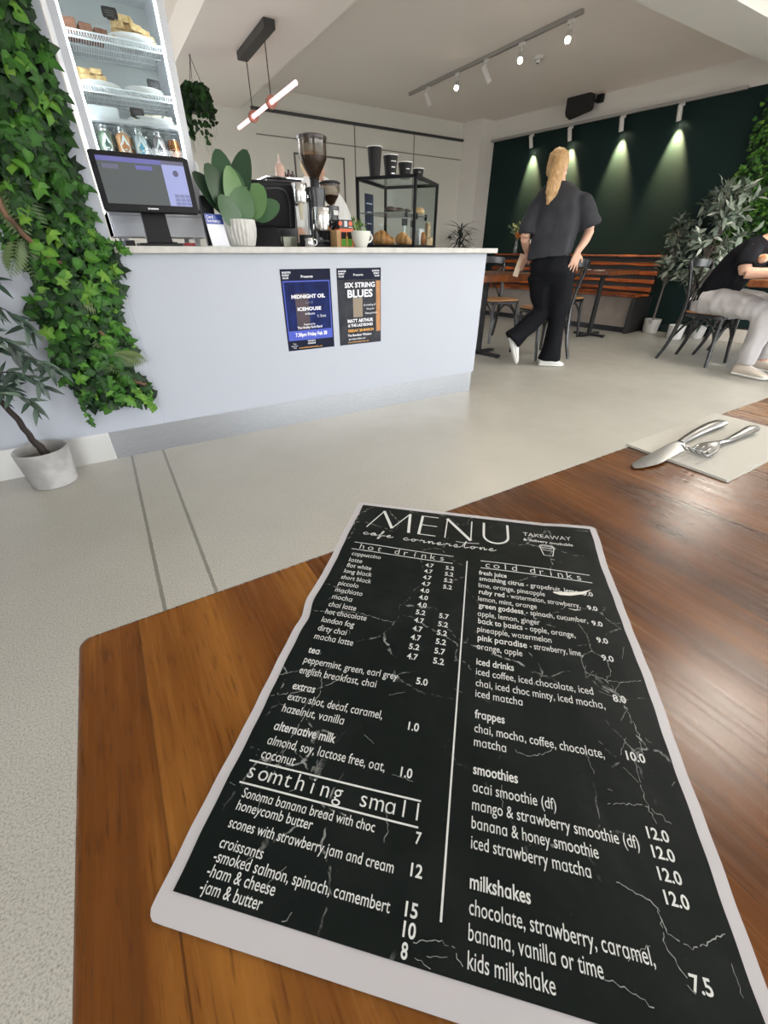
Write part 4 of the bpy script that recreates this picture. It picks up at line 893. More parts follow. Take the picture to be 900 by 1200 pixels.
# --- coffee grinder with two hoppers
beans = mat('roasted beans', (.035, .016, .009), .45, col2=(.07, .034, .018), nscale=120, bump=1., bscale=140)
hop = thin_glass('smoked hopper', (.78, .74, .70))
def grinder(name, lbl, loc, rz, k, tall):
    t = thing(name, lbl, 'coffee grinder', loc, rz); 
    b = MB(); b.box(-.055*k, .055*k, -.05, .085, 0, .022); part('base', b, plast, t, .006)
    b = MB(); b.stack([(0, .02, .02, .05*k, .055*k), (0, .02, .17*tall, .047*k, .052*k), (0, .02, .225*tall, .044*k, .048*k), (0, .02, .27*tall, .052*k, .055*k), (0, .02, .30*tall, .050*k, .053*k)], 24, .8); part('motor_body', b, mat('grinder black', (.018, .018, .02), .28), t, 0, 50)
    b = MB(); b.lathe([(.001, .085*tall), (.046*k, .085*tall), (.050*k, .095*tall), (.050*k, .19*tall), (.046*k, .20*tall), (.001, .20*tall)], (0, -.055*k, 0), 28); dz = part('doser_drum', b, chrome, t, 0, 40)
    b = MB(); b.tube(cr([(.05*k, -.055, .12*tall), (.075*k, -.075, .125*tall), (.08*k, -.10, .12*tall)], 4), .005, 8); part('doser_lever', b, plast, dz, 0, 60)
    b = MB(); b.lathe([(.018*k, .055*tall), (.03*k, .085*tall), (.001, .085*tall)], (0, -.06*k, 0), 18); b.box(-.03*k, .03*k, -.10, -.03, .028, .036); part('portafilter_fork', b, plast, t, .001)
    z0 = .30*tall; return t, z0
g, z0 = grinder('coffee_grinder', 'tall black coffee grinder with large clear bean hopper on the counter', (1.225, 2.76, WT), rad(-4), 1.1, .96)
b = MB(); b.lathe([(.026, z0), (.026, z0+.035), (.030, z0+.045)], (0, .02, 0), 20); part('hopper_collar', b, plast, g, 0, 45)
z1 = z0+.045
b = MB(); b.lathe([(.027, z1), (.066, z1+.062), (.078, z1+.085), (.079, z1+.165), (.077, z1+.165), (.076, z1+.086), (.064, z1+.063), (.025, z1+.002)], (0, .02, 0), 32); hp = part('hopper', b, hop, g, 0, 50)
b = MB(); b.lathe([(.001, z1), (.024, z1+.002), (.062, z1+.062), (.074, z1+.082), (.074, z1+.094), (.001, z1+.102)], (0, .02, 0), 28); part('coffee_beans', b, beans, hp, 0, 50)
b = MB(); b.lathe([(.001, z1+.165), (.082, z1+.165), (.083, z1+.17), (.083, z1+.178), (.07, z1+.184), (.001, z1+.185)], (0, .02, 0), 32); part('hopper_lid', b, mat('brown smoked lid', (.035, .022, .018), .3), hp, 0, 40)
b = MB(); b.box(-.018, .012, -.036, -.034, .245, .268); part('maker_plate', b, mat('pale plate', (.55, .55, .52), .4), g, 0, None)
b = MB(); b.lathe([(.001, .215), (.040, .215), (.044, .225), (.044, .30), (.041, .305), (.001, .305)], (-.098, .01, 0), 26); b.box(-.06, -.03, 0, .04, .24, .27); part('chrome_canister', b, chrome, g, 0, 40)
b = MB(); b.lathe([(.016, .215), (.011, .17), (.007, .135), (.001, .135)], (-.098, .01, 0), 14); part('dosing_funnel', b, mat('cream funnel', (.55, .50, .36), .5), g, 0, 50)
g2, z0 = grinder('coffee_grinder', 'smaller coffee grinder with round bean hopper at the right of the tall one', (1.345, 2.80, WT), rad(10), .86, .70)
z1 = z0
b = MB(); b.lathe([(.022, z1), (.024, z1+.012), (.046, z1+.045), (.058, z1+.075), (.059, z1+.105), (.057, z1+.105), (.056, z1+.076), (.044, z1+.047), (.02, z1+.013)], (0, .02, 0), 28); hp = part('hopper', b, hop, g2, 0, 50)
b = MB(); b.lathe([(.001, z1+.002), (.02, z1+.014), (.043, z1+.047), (.046, z1+.052), (.001, z1+.06)], (0, .02, 0), 24); part('coffee_beans', b, beans, hp, 0, 50)
b = MB(); b.lathe([(.001, z1+.105), (.061, z1+.105), (.062, z1+.113), (.05, z1+.12), (.001, z1+.12)], (0, .02, 0), 28); part('hopper_lid', b, plast, hp, 0, 40)
b = MB(); b.box(-.016, .018, -.028, -.026, z1-.045, z1-.022); part('maker_plate', b, mat('pale plate', (.5, .5, .5)), g2, 0, None)
# knock box and tamper in front
t = thing('knock_box', 'small black and steel knock box at the foot of the grinder', 'knock box', (1.115, 2.70, WT))
b = MB(); b.lathe([(.001, 0), (.038, 0), (.042, .01), (.042, .06), (.036, .06), (.034, .012), (.001, .01)], (0, 0, 0), 24); part('bin', b, plast, t, 0, 40)
b = MB(); b.tube([(-.04, 0, .05), (.04, 0, .05)], .007, 10); part('knock_bar', b, chrome, t, 0, 60)
t = thing('milk_jug', 'short steel jug lying low at the left of the grinder base', 'jug', (1.10, 2.62, WT))
b = MB(); b.lathe([(.001, 0), (.026, 0), (.028, .004), (.026, .03), (.023, .044), (.021, .044), (.024, .03), (.025, .006), (.001, .004)], (0, 0, 0), 24); part('jug_body', b, chrome, t, 0, 45)
b = MB(); b.tube(cr([(.025, 0, .038), (.042, 0, .034), (.042, 0, .014), (.026, 0, .008)], 4), .003, 8); part('jug_handle', b, chrome, t, 0, 60)

# --- tea boxes, mug, herb
t = thing('tea_box', 'orange, green and black tea box on the counter front', 'box', (1.335, 2.655, WT), rad(-2))
b = MB(); b.box(-.042, .052, -.035, .035, 0, .093); part('carton', b, mat('orange tea carton', (.62, .12, .035), .5), t, .001)
b = MB(); b.box(-.030, .040, -.0358, -.035, .005, .042); part('green_panel', b, mat('tea green', (.09, .36, .03), .5), t, 0, None)
b = MB(); b.box(-.030, .002, -.0358, -.035, .043, .076); b.box(.008, .040, -.0358, -.035, .043, .076); part('black_panel', b, plast, t, 0, None)
b = MB(); b.box(.0, .012, -.0364, -.0358, .004, .055); part('gold_strip', b, mat('tea gold', (.55, .36, .08), .5), t, 0, None)
t = thing('tea_box', 'black tea carton with orange dots on top of the orange tea box', 'box', (1.337, 2.655, WT+.0935), rad(2))
b = MB(); b.box(-.042, .048, -.03, .03, 0, .042); part('carton', b, mat('black tea carton', (.015, .016, .018), .45), t, .001)
for x in (-.036, .032):
    b = MB(); b.lathe([(.001, 0), (.012, 0), (.012, .0007), (.001, .0007)], (x, -.030, .024), 18, Matrix.Rotation(PI/2, 3, 'X')); part('orange_dot', b, mat('tea dot orange', (.65, .10, .03), .5), t, 0, None)
b = MB(); b.box(-.012, .008, -.034, -.0302, .008, .036); b.box(.02, .044, -.034, -.0302, .004, .008); part('silver_panel', b, mat('silver print', (.45, .46, .5), .4), t, 0, None)
t = thing('tea_box', 'brown kraft tea packet leaning at the left of the orange box', 'box', (1.276, 2.645, WT), rad(4))
b = MB(); b.box(-.013, .013, -.04, .04, 0, .085); part('packet', b, mat('kraft packet', (.42, .26, .12), .7), t, .002)
t = thing('coffee_mug', 'white ceramic mug on the counter beside the pastry cabinet', 'mug', (1.383, 2.525, WT), rad(8))
b = MB(); b.lathe([(.001, 0), (.031, 0), (.036, .008), (.052, .045), (.057, .078), (.055, .079), (.050, .046), (.033, .011), (.001, .007)], (0, 0, 0), 36); part('mug_body', b, mat('mug white', (.66, .66, .60), .3), t, 0, 50)
b = MB(); b.tube([(.054+.026*math.sin(rad(a)), 0, .048+.022*math.cos(rad(a))) for a in range(-10, 191, 20)], .0065, 10, True, .8); part('mug_handle', b, mat('mug white', (.66, .66, .6)), t, 0, 60)
t = thing('herb_plant', 'small leafy herb in a pot between the mug and cabinet', 'plant', (1.475, 2.745, WT))
b = MB(); b.lathe([(.001, 0), (.028, 0), (.036, .06), (.033, .06), (.03, .05), (.001, .05)], (0, 0, 0), 20); part('pot', b, mat('herb pot', (.35, .33, .28), .7), t, 0, 45)
random.seed(8); b = MB()
for k in range(70):
    d = Vector((rnd(-1, 1), rnd(-1, 1), rnd(.1, 1.4))).normalized(); p = Vector((0, 0, .055))+Vector((d.x*.05, d.y*.05, d.z*.10))*rnd(.3, 1.); b.cur = rnd(0, 1); leaf_blade(b, p, basis(d, rvec()), rnd(.018, .03), .5, .2, .2, 3)
for k in range(10): a = rnd(0, 6.3); b.tube([(0, 0, .05), (.03*math.cos(a), .03*math.sin(a), .12)], .0012, 4)
part('foliage', b, mat('herb leaf', (.1, .2, .04), .5, tint=[(.04, .10, .025), (.12, .24, .05), (.25, .36, .10)]), t, 0, 180)

# --- glass pastry cabinet, turned on the counter
CN, CL, CR_ = Vector((1.815, 2.60, 0)), Vector((1.515, 2.83, 0)), Vector((2.218, 2.902, 0))
ux_ = (CR_-CN).normalized(); uy_ = Vector((-ux_.y, ux_.x, 0)); LXc = (CR_-CN).length; LYc = .405
pc = thing('pastry_cabinet', 'black framed glass pastry cabinet with croissants at the right of the counter', 'display cabinet', (CN.x, CN.y, WT), math.atan2(ux_.y, ux_.x))
HC = .375; fm = .017
def edge(m_, p, q): 
    lo = [min(a, b)-fm/2 for a, b in zip(p, q)]; hi = [max(a, b)+fm/2 for a, b in zip(p, q)]; m_.box(lo[0], hi[0], lo[1], hi[1], lo[2], hi[2])
h0 = fm/2; h1 = HC-fm/2; X0, X1, Y0, Y1 = fm/2, LXc-fm/2, fm/2, LYc-fm/2
for (x, y) in ((X0, Y0), (X1, Y0), (X1, Y1), (X0, Y1)):
    b = MB(); b.box(x-fm/2, x+fm/2, y-fm/2, y+fm/2, fm, HC-fm); part('corner_post', b, plast, pc, .0008)
for z, nm in ((h0, 'base_frame'), (h1, 'top_frame')):
    b = MB()
    for p, q in (((X0, Y0), (X1, Y0)), ((X0, Y1), (X1, Y1)), ((X0, Y0), (X0, Y1)), ((X1, Y0), (X1, Y1))): edge(b, (*p, z), (*q, z))
    if nm == 'base_frame': b.box(X0, X1, Y0, Y1, .002, .010)
    part(nm, b, plast, pc, 0, None)
for (x0, x1, y0, y1, z0, z1) in ((X0+.006, X1-.006, Y0-.002, Y0+.002, fm, HC-fm), (X0-.002, X0+.002, Y0+.006, Y1-.006, fm, HC-fm), (X1-.002, X1+.002, Y0+.006, Y1-.006, fm, HC-fm), (X0+.006, X1-.006, Y0+.006, Y1-.006, HC-.008, HC-.004)):
    b = MB(); b.box(x0, x1, y0, y1, z0, z1); part('glass_pane', b, glass, pc, 0, None)
b = MB(); b.box(X0+.01, X1-.01, Y0+.06, Y1-.01, .188, .193); part('glass_shelf', b, mat('green edged shelf', (.25, .27, .26), .2), pc, 0, None)
for x, y in ((X0+.03, Y0+.07), (X1-.03, Y0+.07), (X0+.24, Y0+.07)):
    b = MB(); b.box(x-.012, x+.012, y-.012, y, .165, .200); part('shelf_clip', b, plast, pc, 0, None)
Mc = pc.matrix_basis.copy()
def cw(x, y, z): p = Matrix.Translation((CN.x, CN.y, WT)) @ Matrix.Rotation(math.atan2(ux_.y, ux_.x), 4, 'Z') @ Vector((x, y, z)); return p
golden = mat('golden pastry', (.46, .19, .055), .42, col2=(.62, .32, .11), nscale=30, nstretch=(1, 3, 1), bump=.5, bscale=50)
def croissant(lbl, p, rz, k=1.):
    b = MB(); n = 30; rings = []
    for i in range(n+1):
        t = i/n*2-1; a = t*1.25; r = .034*k*(math.cos(t*PI/2*.97)**.7)+.004*k; r *= 1+.10*math.sin(t*22)
        c = Vector((.062*k*math.sin(a), .05*k*(math.cos(a)-1), r*.92)); ux = Vector((math.sin(a), math.cos(a), 0)); rings.append([c+ux*r*math.cos(2*PI*j/14)+Vector((0, 0, r*.92))*math.sin(2*PI*j/14) for j in range(14)])
    b.loft(rings); o = part('croissant', b, golden, None, 0, 70); o.location = p; o.rotation_euler = (0, 0, rz); tag(o, lbl, 'pastry', 'croissants in the pastry cabinet')
croissant('large croissant at the left front of the pastry cabinet floor', cw(.075, .255, .0125), rad(115), 1.15)
croissant('croissant in the middle of the pastry cabinet floor', cw(.10, .115, .0125), rad(100), 1.0)
# wrapped roll at the near right
t = thing('wrapped_roll', 'brown filled roll wrapped in white paper in the pastry cabinet', 'roll', cw(.385, .068, .0125), rad(40))
b = MB(); b.ell((0, 0, .044), (.034, .03, .042), 18, 12); part('roll', b, mat('dark crust', (.28, .09, .025), .5, col2=(.42, .17, .05), nscale=40, bump=.5), t, 0, 180)
b = MB(); rr = []
for i, (z, r) in enumerate(((0, .03), (.02, .045), (.05, .052), (.085, .062), (.10, .072))):
    rr.append([((r+.006*math.sin(j*2.3+i))*math.cos(2*PI*j/22), .01+(r*.8+.006*math.cos(j*1.7+i))*math.sin(2*PI*j/22)*(1 if math.sin(2*PI*j/22) > 0 else .25), z+(.006*math.sin(j*3.1) if i == 4 else 0)) for j in range(22)])
b.loft(rr, True, False); pw = part('paper_wrap', b, mat('white baking paper', (.72, .71, .69), .7), t, 0, 60)
for i in range(3):
    b = MB(); w = [.045, .05, .04][i]; b.ell((0, 0, .016), (w, .03, .018), 16, 8); o = part('chocolate_slice', b, mat('chocolate', (.03, .014, .010), .5, col2=(.06, .028, .02), nscale=60, bump=.8), None, 0, 180); o.location = cw(.09+.1*i, .20-.02*i, .1935); tag(o, 'dark chocolate cake piece on the glass shelf of the pastry cabinet', 'cake', 'chocolate pieces in the pastry cabinet')
b = MB(); b.ell((0, 0, .024), (.042, .04, .026), 20, 10); o = part('bread_bun', b, mat('bun crust', (.62, .36, .16), .5, col2=(.70, .50, .28), nscale=20), None, 0, 180); o.location = cw(.43, .115, .1935); tag(o, 'round pale bun on the glass shelf of the pastry cabinet', 'bun')
b = MB(); b.ell((0, 0, .028), (.05, .035, .03), 18, 10); o = part('bread_roll', b, golden, None, 0, 180); o.location = cw(.22, .26, .0125); tag(o, 'brown roll behind the croissants on the cabinet floor', 'roll')
for i, (x, y, z, lb) in enumerate(((.03, .018, .155, 'left'), (.16, .019, .15, 'middle'))):
    pass
for lb, p, rz in (('small black ticket under the glass shelf, left in the pastry cabinet', cw(.20, .14, .0125), 0), ('small black ticket before the wrapped roll in the pastry cabinet', cw(.44, .16, .0125), .2)):
    t = thing('pastry_ticket', lb, 'price tag', p, math.atan2(ux_.y, ux_.x)-.9+rz, 'tickets in the pastry cabinet'); b = MB(); b.box(-.02, .02, -.0015, .0015, .115, .155); part('card', b, plast, t, 0, None); b = MB(); b.tube([(0, 0, .004), (0, 0, .12)], .0018, 6); b.lathe([(.001, 0), (.016, 0), (.016, .004), (.001, .004)], (0, 0, 0), 14); part('stand', b, chrome, t, 0, None)
# menu leaflet seen through the cabinet, wooden board behind it
t = thing('drinks_leaflet', 'navy printed leaflet standing behind the pastry cabinet glass', 'leaflet', (1.86, 3.26, WT), rad(30)); b = MB(); b.box(-.06, .06, -.002, .002, .003, .33); part('sheet', b, mat('navy leaflet', (.03, .04, .08), .5), t, 0, None)
b = MB()
for z_, w in ((.27, .08), (.22, .06), (.205, .07), (.15, .06)): b.box(-w/2, w/2, -.003, -.002, z_, z_+.006)
part('print_lines', b, wtxt, t, 0, None); b = MB(); b.box(-.05, .05, -.03, .03, 0, .004); part('leaflet_foot', b, glass, t, 0, None)
t = thing('cutting_board', 'pale wooden board standing behind the right end of the pastry cabinet', 'board', (2.30, 3.07, WT), rad(20)); b = MB(); b.prism(rrect(-.07, .035, -.012, .012, .006), 0, .07); part('low_block', b, mat('pale pine', (.55, .36, .20), .6, col2=(.62, .42, .25), nscale=8, nstretch=(1, 1, 8)), t, .002)
b = MB(); b.box(-.07, -.03, -.012, .012, .07, .16); part('tall_block', b, mat('pale pine', (.5, .3, .2)), t, .002)
# --- takeaway cups on the cabinet top
cupm = mat('black paper cup', (.020, .019, .020), .6, spec=.15); rimm = mat('cup rim white', (.72, .71, .70), .5)
for x, y, h, r, lb, pr_ in ((1.667, 2.845, .142, .045, 'tallest plain black takeaway cup, at the left on the pastry cabinet', 0), (1.782, 2.845, .112, .046, 'second tallest black takeaway cup with white print on the pastry cabinet', 1), (1.893, 2.845, .086, .045, 'third tallest black takeaway cup on the pastry cabinet', 2), (1.998, 2.845, .062, .037, 'smallest black takeaway cup at the right on the pastry cabinet', 3)):
    t = thing('takeaway_cup', lb, 'cup', (x, y, WT+HC+.0005), 0, 'takeaway cups on the pastry cabinet')
    b = MB(); b.lathe([(.001, 0), (r*.72, 0), (r*.72, .002), (r*.99, h-.004), (r*.96, h-.004), (r*.70, .006), (.001, .006)], (0, 0, 0), 32); part('cup_wall', b, cupm, t, 0, 45)
    b = MB(); b.tube([(r*math.cos(2*PI*k/32), r*math.sin(2*PI*k/32), h-.003) for k in range(33)], .0026, 6, False); part('rolled_rim', b, rimm, t, 0, 60)
    if pr_:
        b = MB(); random.seed(40+pr_)
        for zf, w in ((.68, .7), (.42, .5), (.14, .6)) if pr_ == 1 else ((.55, .5), (.18, .35)) if pr_ == 2 else ((.30, .3), (.62, .25)):
            rr_ = r*(.72+.27*zf)+.0006; a0 = -PI/2-.45+rnd(-.1, .15)
            for k in range(7):
                aa = a0+w*1.3*k/7; hh = .006+.004*random.random()
                b.add([(rr_*math.cos(q), rr_*math.sin(q), h*zf+z_) for q, z_ in ((aa, 0), (aa+.12, 0), (aa+.12, hh), (aa, hh))], [(0, 1, 2, 3)])
        part('cup_print', b, rimm, t, 0, None)
t = thing('ornament', 'tiny tan ornament behind the smallest takeaway cup', 'ornament', (2.065, 2.90, WT+HC+.0005)); b = MB(); b.ell((0, 0, .016), (.012, .012, .016), 12, 8); b.ell((-.006, 0, .034), (.006, .006, .008), 10, 6); part('body', b, mat('tan clay', (.35, .17, .07), .6), t, 0, 180)
# ================================================================== GREENERY ON THE LEFT
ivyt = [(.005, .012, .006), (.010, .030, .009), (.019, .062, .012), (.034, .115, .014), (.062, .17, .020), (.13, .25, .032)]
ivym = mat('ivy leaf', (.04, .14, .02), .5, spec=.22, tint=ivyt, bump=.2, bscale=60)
fernm = mat('fern frond', (.05, .11, .03), .5, tint=[(.03, .07, .02), (.08, .13, .04), (.16, .20, .07)])
bark = mat('brown vine bark', (.07, .04, .022), .8, col2=(.16, .09, .05), nscale=30, nstretch=(1, 1, .3), bump=.8, bscale=60)
random.seed(21)
vg = thing('vertical_garden', 'artificial ivy wall panel hung on the white panel left of the counter', 'green wall', (-.10, 2.47, 0))
b = MB(); b.box(-.135, .135, -.022, -.001, .36, 2.40); part('backing_grid', b, mat('dark green backing', (.012, .03, .012), .8), vg, 0, None)
for kind in ('ivy', 'round'):
    b = MB()
    for k in range(1700 if kind == 'ivy' else 520):
        z = rnd(.31, 2.42); x = rnd(-.155, .155); ed = abs(x)/.155
        x += .02*math.sin(z*9)+.012*math.sin(z*23)
        y = -.02-rnd(0, .12)*(1-.6*ed**3)
        if z < .42: x *= 1.05; y *= .8
        L = rnd(.032, .062)*(1.15 if z > 1.1 else 1.)
        n = Vector((rnd(-.7, .7)+.5*(x/.15), -1., rnd(-.35, .75))); d = Vector((rnd(-1, 1), rnd(-.3, .1), rnd(-1.2, .35)))
        b.cur = min(1, max(.02, random.betavariate(1.6, 2.6)+.09*(-y-.08)/.06));  # deeper leaves get a darker tint: shade between leaves put into the colour
        if random.random() < .04: b.cur = rnd(.8, .95)
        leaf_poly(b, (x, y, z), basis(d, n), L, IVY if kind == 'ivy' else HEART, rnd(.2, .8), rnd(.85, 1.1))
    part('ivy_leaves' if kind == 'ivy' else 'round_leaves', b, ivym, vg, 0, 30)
def frond(b, p, d, n, L, w=.3, m=14):
    p = Vector(p); B = basis(d, n)
    P = [p+B @ Vector((0, t*L, -.35*L*t*t)) for t in [i/m for i in range(m+1)]]
    b.tube(P, [.0012, .0005], 4)
    for i in range(1, m+1):
        t = i/m; l = L*w*math.sin(PI*min(1, t*.9+.12))
        for s in (-1, 1):
            dd = B @ Vector((s*.9, .55, -.15)); leaf_blade(b, P[i], basis(dd, B.col[2]), l, .22, .2, .1, 2)
for i, (x, z, dx, dz, L) in enumerate(((.075, .56, .5, -.3, .13), (.02, .60, .3, -.8, .16), (-.10, 1.0, -.2, -.7, .17), (.06, .50, .9, .2, .10), (-.08, 1.18, .2, -.7, .2), (.0, .82, .4, -.6, .15), (-.12, 1.32, .1, -.8, .2))):
    b = MB(); b.cur = rnd(.2, .9)
    for q in range(3): b.cur = rnd(.1, .9); frond(b, (x+rnd(-.02, .02), -.09, z+rnd(-.02, .02)), (dx+rnd(-.3, .3), -.25, dz+rnd(-.2, .2)), (0, -1, .3), L, .3)
    part('fern_frond', b, fernm, vg, 0, 180)
for pts, r in (([(-.12, -.10, 1.45), (-.10, -.115, 1.25), (-.13, -.11, 1.1), (-.085, -.12, .99), (-.03, -.11, .92), (.01, -.09, .90)], .011), ([(-.09, -.12, 1.75), (-.10, -.125, 1.6), (-.07, -.12, 1.42), (-.09, -.12, 1.3)], .013), ([(.06, -.07, .44), (.12, -.08, .405), (.165, -.085, .385)], .0085), ([(-.01, -.105, .70), (.05, -.115, .64), (.075, -.11, .585)], .007)):
    b = MB(); P = cr(pts, 6); b.tube([p+Vector((math.sin(i*1.7), 0, math.cos(i*2.1)))*.003 for i, p in enumerate(P)], [r, r*.8], 8); part('branch', b, bark, vg, 0, 60)
def sprig(b, P, L, n, shape=None, jit=.6, c=(.6, 1.)):
    P = cr(P, 6); b.cur = .4; b.tube(P, [.0016, .0008], 4)
    for i in range(n):
        p = P[int(i/n*(len(P)-1))]; b.cur = rnd(*c); d = Vector((rnd(-1, 1), rnd(-.6, .1), rnd(-1, .6))); leaf_poly(b, p, basis(d, Vector((rnd(-.5, .5), -1, rnd(-.2, .6)))), L*rnd(.7, 1.2), shape or IVY, .3)
for pts, L, n, c in (([(.12, -.06, 1.00), (.165, -.07, .985), (.21, -.06, .965), (.245, -.05, .95)], .032, 9, (.45, .8)), ([(.09, -.08, .43), (.12, -.09, .36), (.15, -.09, .30), (.17, -.085, .25)], .032, 22, (.75, 1.)), ([(-.13, -.06, .38), (-.125, -.07, .32), (-.12, -.07, .25), (-.115, -.065, .22)], .022, 18, (.3, .7)), ([(.0, -.07, .37), (.02, -.08, .33), (.06, -.08, .32)], .04, 8, (.2, .6)), ([(-.16, -.06, 1.12), (-.17, -.06, 1.0), (-.155, -.06, .9)], .03, 10, (.3, .8))):
    b = MB(); sprig(b, pts, L, n, None, .6, c); part('hanging_sprig', b, ivym, vg, 0, 30)

# --- olive tree in a concrete pot
def stone(n, a, c): return mat(n, a, .8, col2=c, nscale=9, bump=.3, bscale=40, contrast=(.4, .62))
ol = thing('olive_tree', 'artificial olive tree in a round concrete pot beside the white counter', 'potted tree', (-.445, 2.335, 0))
b = MB(); b.lathe([(.001, 0), (.088, 0), (.093, .004), (.108, .172), (.104, .176), (.097, .172), (.093, .12), (.001, .118)], (0, 0, 0), 40); pt = part('pot', b, stone('concrete pot', (.27, .265, .26), (.38, .375, .37)), ol, 0, 45)
b = MB(); b.lathe([(.001, .118), (.092, .118), (.092, .126), (.001, .130)], (0, 0, 0), 24); part('soil', b, mat('grey pebbles', (.16, .15, .13), .9, bump=.9, bscale=60), ol)
tk = [(.02, 0, .115), (.0, .0, .19), (-.012, .005, .22), (-.03, .0, .33), (-.07, .0, .46), (-.11, .01, .60), (-.14, .0, .74), (-.15, 0, .92)]
b = MB(); P = cr(tk, 7); b.tube([p+Vector((math.sin(i*1.3)*.002, math.cos(i*1.9)*.002, 0)) for i, p in enumerate(P)], [.019, .016, .013, .012, .010, .008, .006, .003], 10); part('trunk', b, mat('dark bark', (.022, .015, .012), .8, bump=.9, bscale=50), ol, 0, 60)
olm = mat('olive leaf', (.03, .06, .035), .42, tint=[(.008, .016, .012), (.025, .05, .035), (.06, .10, .07), (.16, .20, .15)])
random.seed(77)
TW = [[(-.10, 0, .56), (-.04, -.03, .62), (.05, -.06, .60), (.15, -.07, .56), (.22, -.06, .50)], [(-.12, 0, .62), (-.05, .0, .72), (.04, -.03, .78), (.12, -.05, .74), (.19, -.05, .64)], [(-.14, 0, .70), (-.1, -.02, .82), (-.05, -.03, .92), (.03, -.04, .95)], [(-.07, 0, .46), (-.02, -.03, .47), (.04, -.05, .42), (.08, -.06, .36)], [(-.11, 0, .6), (-.18, -.04, .72), (-.25, -.05, .8)], [(-.14, 0, .72), (-.2, .03, .9), (-.22, .03, 1.02)], [(-.145, 0, .78), (-.12, -.04, .9), (-.13, -.06, 1.05)], [(-.1, .0, .55), (-.19, -.03, .58), (-.27, -.04, .55)], [(-.06, 0, .44), (.0, -.02, .52), (.08, -.03, .50), (.13, -.04, .43)], [(-.12, 0, .64), (-.02, -.05, .68), (.06, -.08, .66), (.10, -.09, .60)], [(-.13, 0, .68), (-.03, .03, .80), (.05, .03, .86), (.12, .02, .84)], [(-.05, 0, .40), (-.1, -.03, .45), (-.16, -.05, .44)]]
bt_ = MB(); lf = MB()
for t_ in TW:
    P = cr(t_, 6); bt_.tube(P, [.0042, .0014], 6)
    n = int(len(P)*.72)
    for i in range(n):
        f = .15+.85*i/n; j = min(len(P)-2, int(f*(len(P)-1))); p = P[j]; dr = (P[j+1]-P[j]).normalized()
        for s in (-1, 1):
            d = dr*.5+Vector((rnd(-1, 1), rnd(-.8, .4), rnd(-1, .7)))*1.1; lf.cur = random.betavariate(1.5, 2.2)
            leaf_blade(lf, p, basis(d, Vector((rnd(-.4, .4), -.7, .7))), rnd(.05, .09), .23, rnd(.1, .7), .2, 5)
part('twigs', bt_, mat('dark bark', (.03, .02, .015)), ol, 0, 60); part('foliage', lf, olm, ol, 0, 180)
b = MB()
for p in ((.02, -.07, .76), (.045, -.08, .69)): b.ell(p, (.010, .010, .013), 10, 8)
part('olive_fruit', b, mat('dark red olive', (.10, .012, .016), .3), ol, 0, 180)
# trailing plant hanging behind the fridge
tp = thing('hanging_plant', 'trailing green plant hanging from the ceiling strip behind the fridge', 'plant', (1.285, 5.5, 2.05))
b = MB(); b.lathe([(.001, 0), (.07, .0), (.10, .13), (.092, .13), (.065, .01), (.001, .01)], (0, 0, 0), 20); part('pot', b, plast, tp, 0, 45)
b = MB()
for k in range(3): a = k*2.1; b.tube([(.095*math.cos(a), .095*math.sin(a), .13), (0, 0, .38)], .0025, 4)
b.tube([(0, 0, .375), (0, 0, .395)], .006, 6); part('hanger', b, plast, tp)
b = MB(); random.seed(9)
for k in range(26):
    a = rnd(0, 6.28); r = rnd(.08, .14); z = rnd(-.34, .02); P = [(0, 0, .14), (r*.7*math.cos(a), r*.7*math.sin(a), .17), (r*math.cos(a), r*math.sin(a), .08), (r*1.05*math.cos(a+.1), r*1.05*math.sin(a+.1), z)]
    sprig(b, P, .05, 16, HEART, .6, (.0, .45))
part('foliage', b, ivym, tp, 0, 30)

# ================================================================== CEILING LIGHTS
pk = mat('pink lit tube', (1, .8, .85), .4, emit=(1., .50, .54), estr=1.35); copper = mat('rose copper collar', (.35, .16, .12), .3, .8)
pd = thing('pendant_light', 'black pendant with two cords holding a glowing pink tube over the counter', 'pendant light', (1.675, 4.80, ZL))
b = MB(); b.box(-.045, .045, -.36, .41, -.055, -.001); part('ceiling_base', b, mat('black canopy', (.02, .018, .017), .5), pd, .002)
TZ = 2.005-ZL
for y in (.30, -.22):
    b = MB(); b.tube([(0, y, -.055), (0, y, TZ+.04)], .0042, 6); part('cord', b, mat('dark cord', (.03, .02, .016), .6), pd)
    b = MB(); P = [(.045*math.cos(a), y, TZ+.045*math.sin(a)) for a in [2*PI*k/24 for k in range(25)]]
    rr = [[Vector((q*math.cos(2*PI*k/24), y+w, TZ+q*math.sin(2*PI*k/24))) for k in range(24)] for q, w in ((.024, -.018), (.044, -.018), (.044, .018), (.024, .018))]
    b.loft(rr+[rr[0]], False, False); part('collar', b, copper, pd, 0, 40)
b = MB(); b.tube([(0, -.785, TZ), (0, .80, TZ)], .0165, 16); part('light_tube', b, pk, pd, 0, 60)
spw = mat('white spotlight', (.62, .60, .57), .4)
def track(name, lbl, x, y0, y1, z, heads, grp, skewed=False):
    tr = thing(name, lbl, 'track light', (x(y0), y0, z))
    b = MB(); a, c = Vector((0, 0, 0)), Vector((x(y1)-x(y0), y1-y0, 0)); dd = (c-a).normalized(); nn = Vector((dd.y, -dd.x, 0))*.017
    b.loft([[a+nn, a-nn, a-nn+Vector((0, 0, -.03)), a+nn+Vector((0, 0, -.03))], [c+nn, c-nn, c-nn+Vector((0, 0, -.03)), c+nn+Vector((0, 0, -.03))]]); part('rail', b, mat('grey track rail', (.30, .285, .27), .5), tr, 0, None)
    return tr
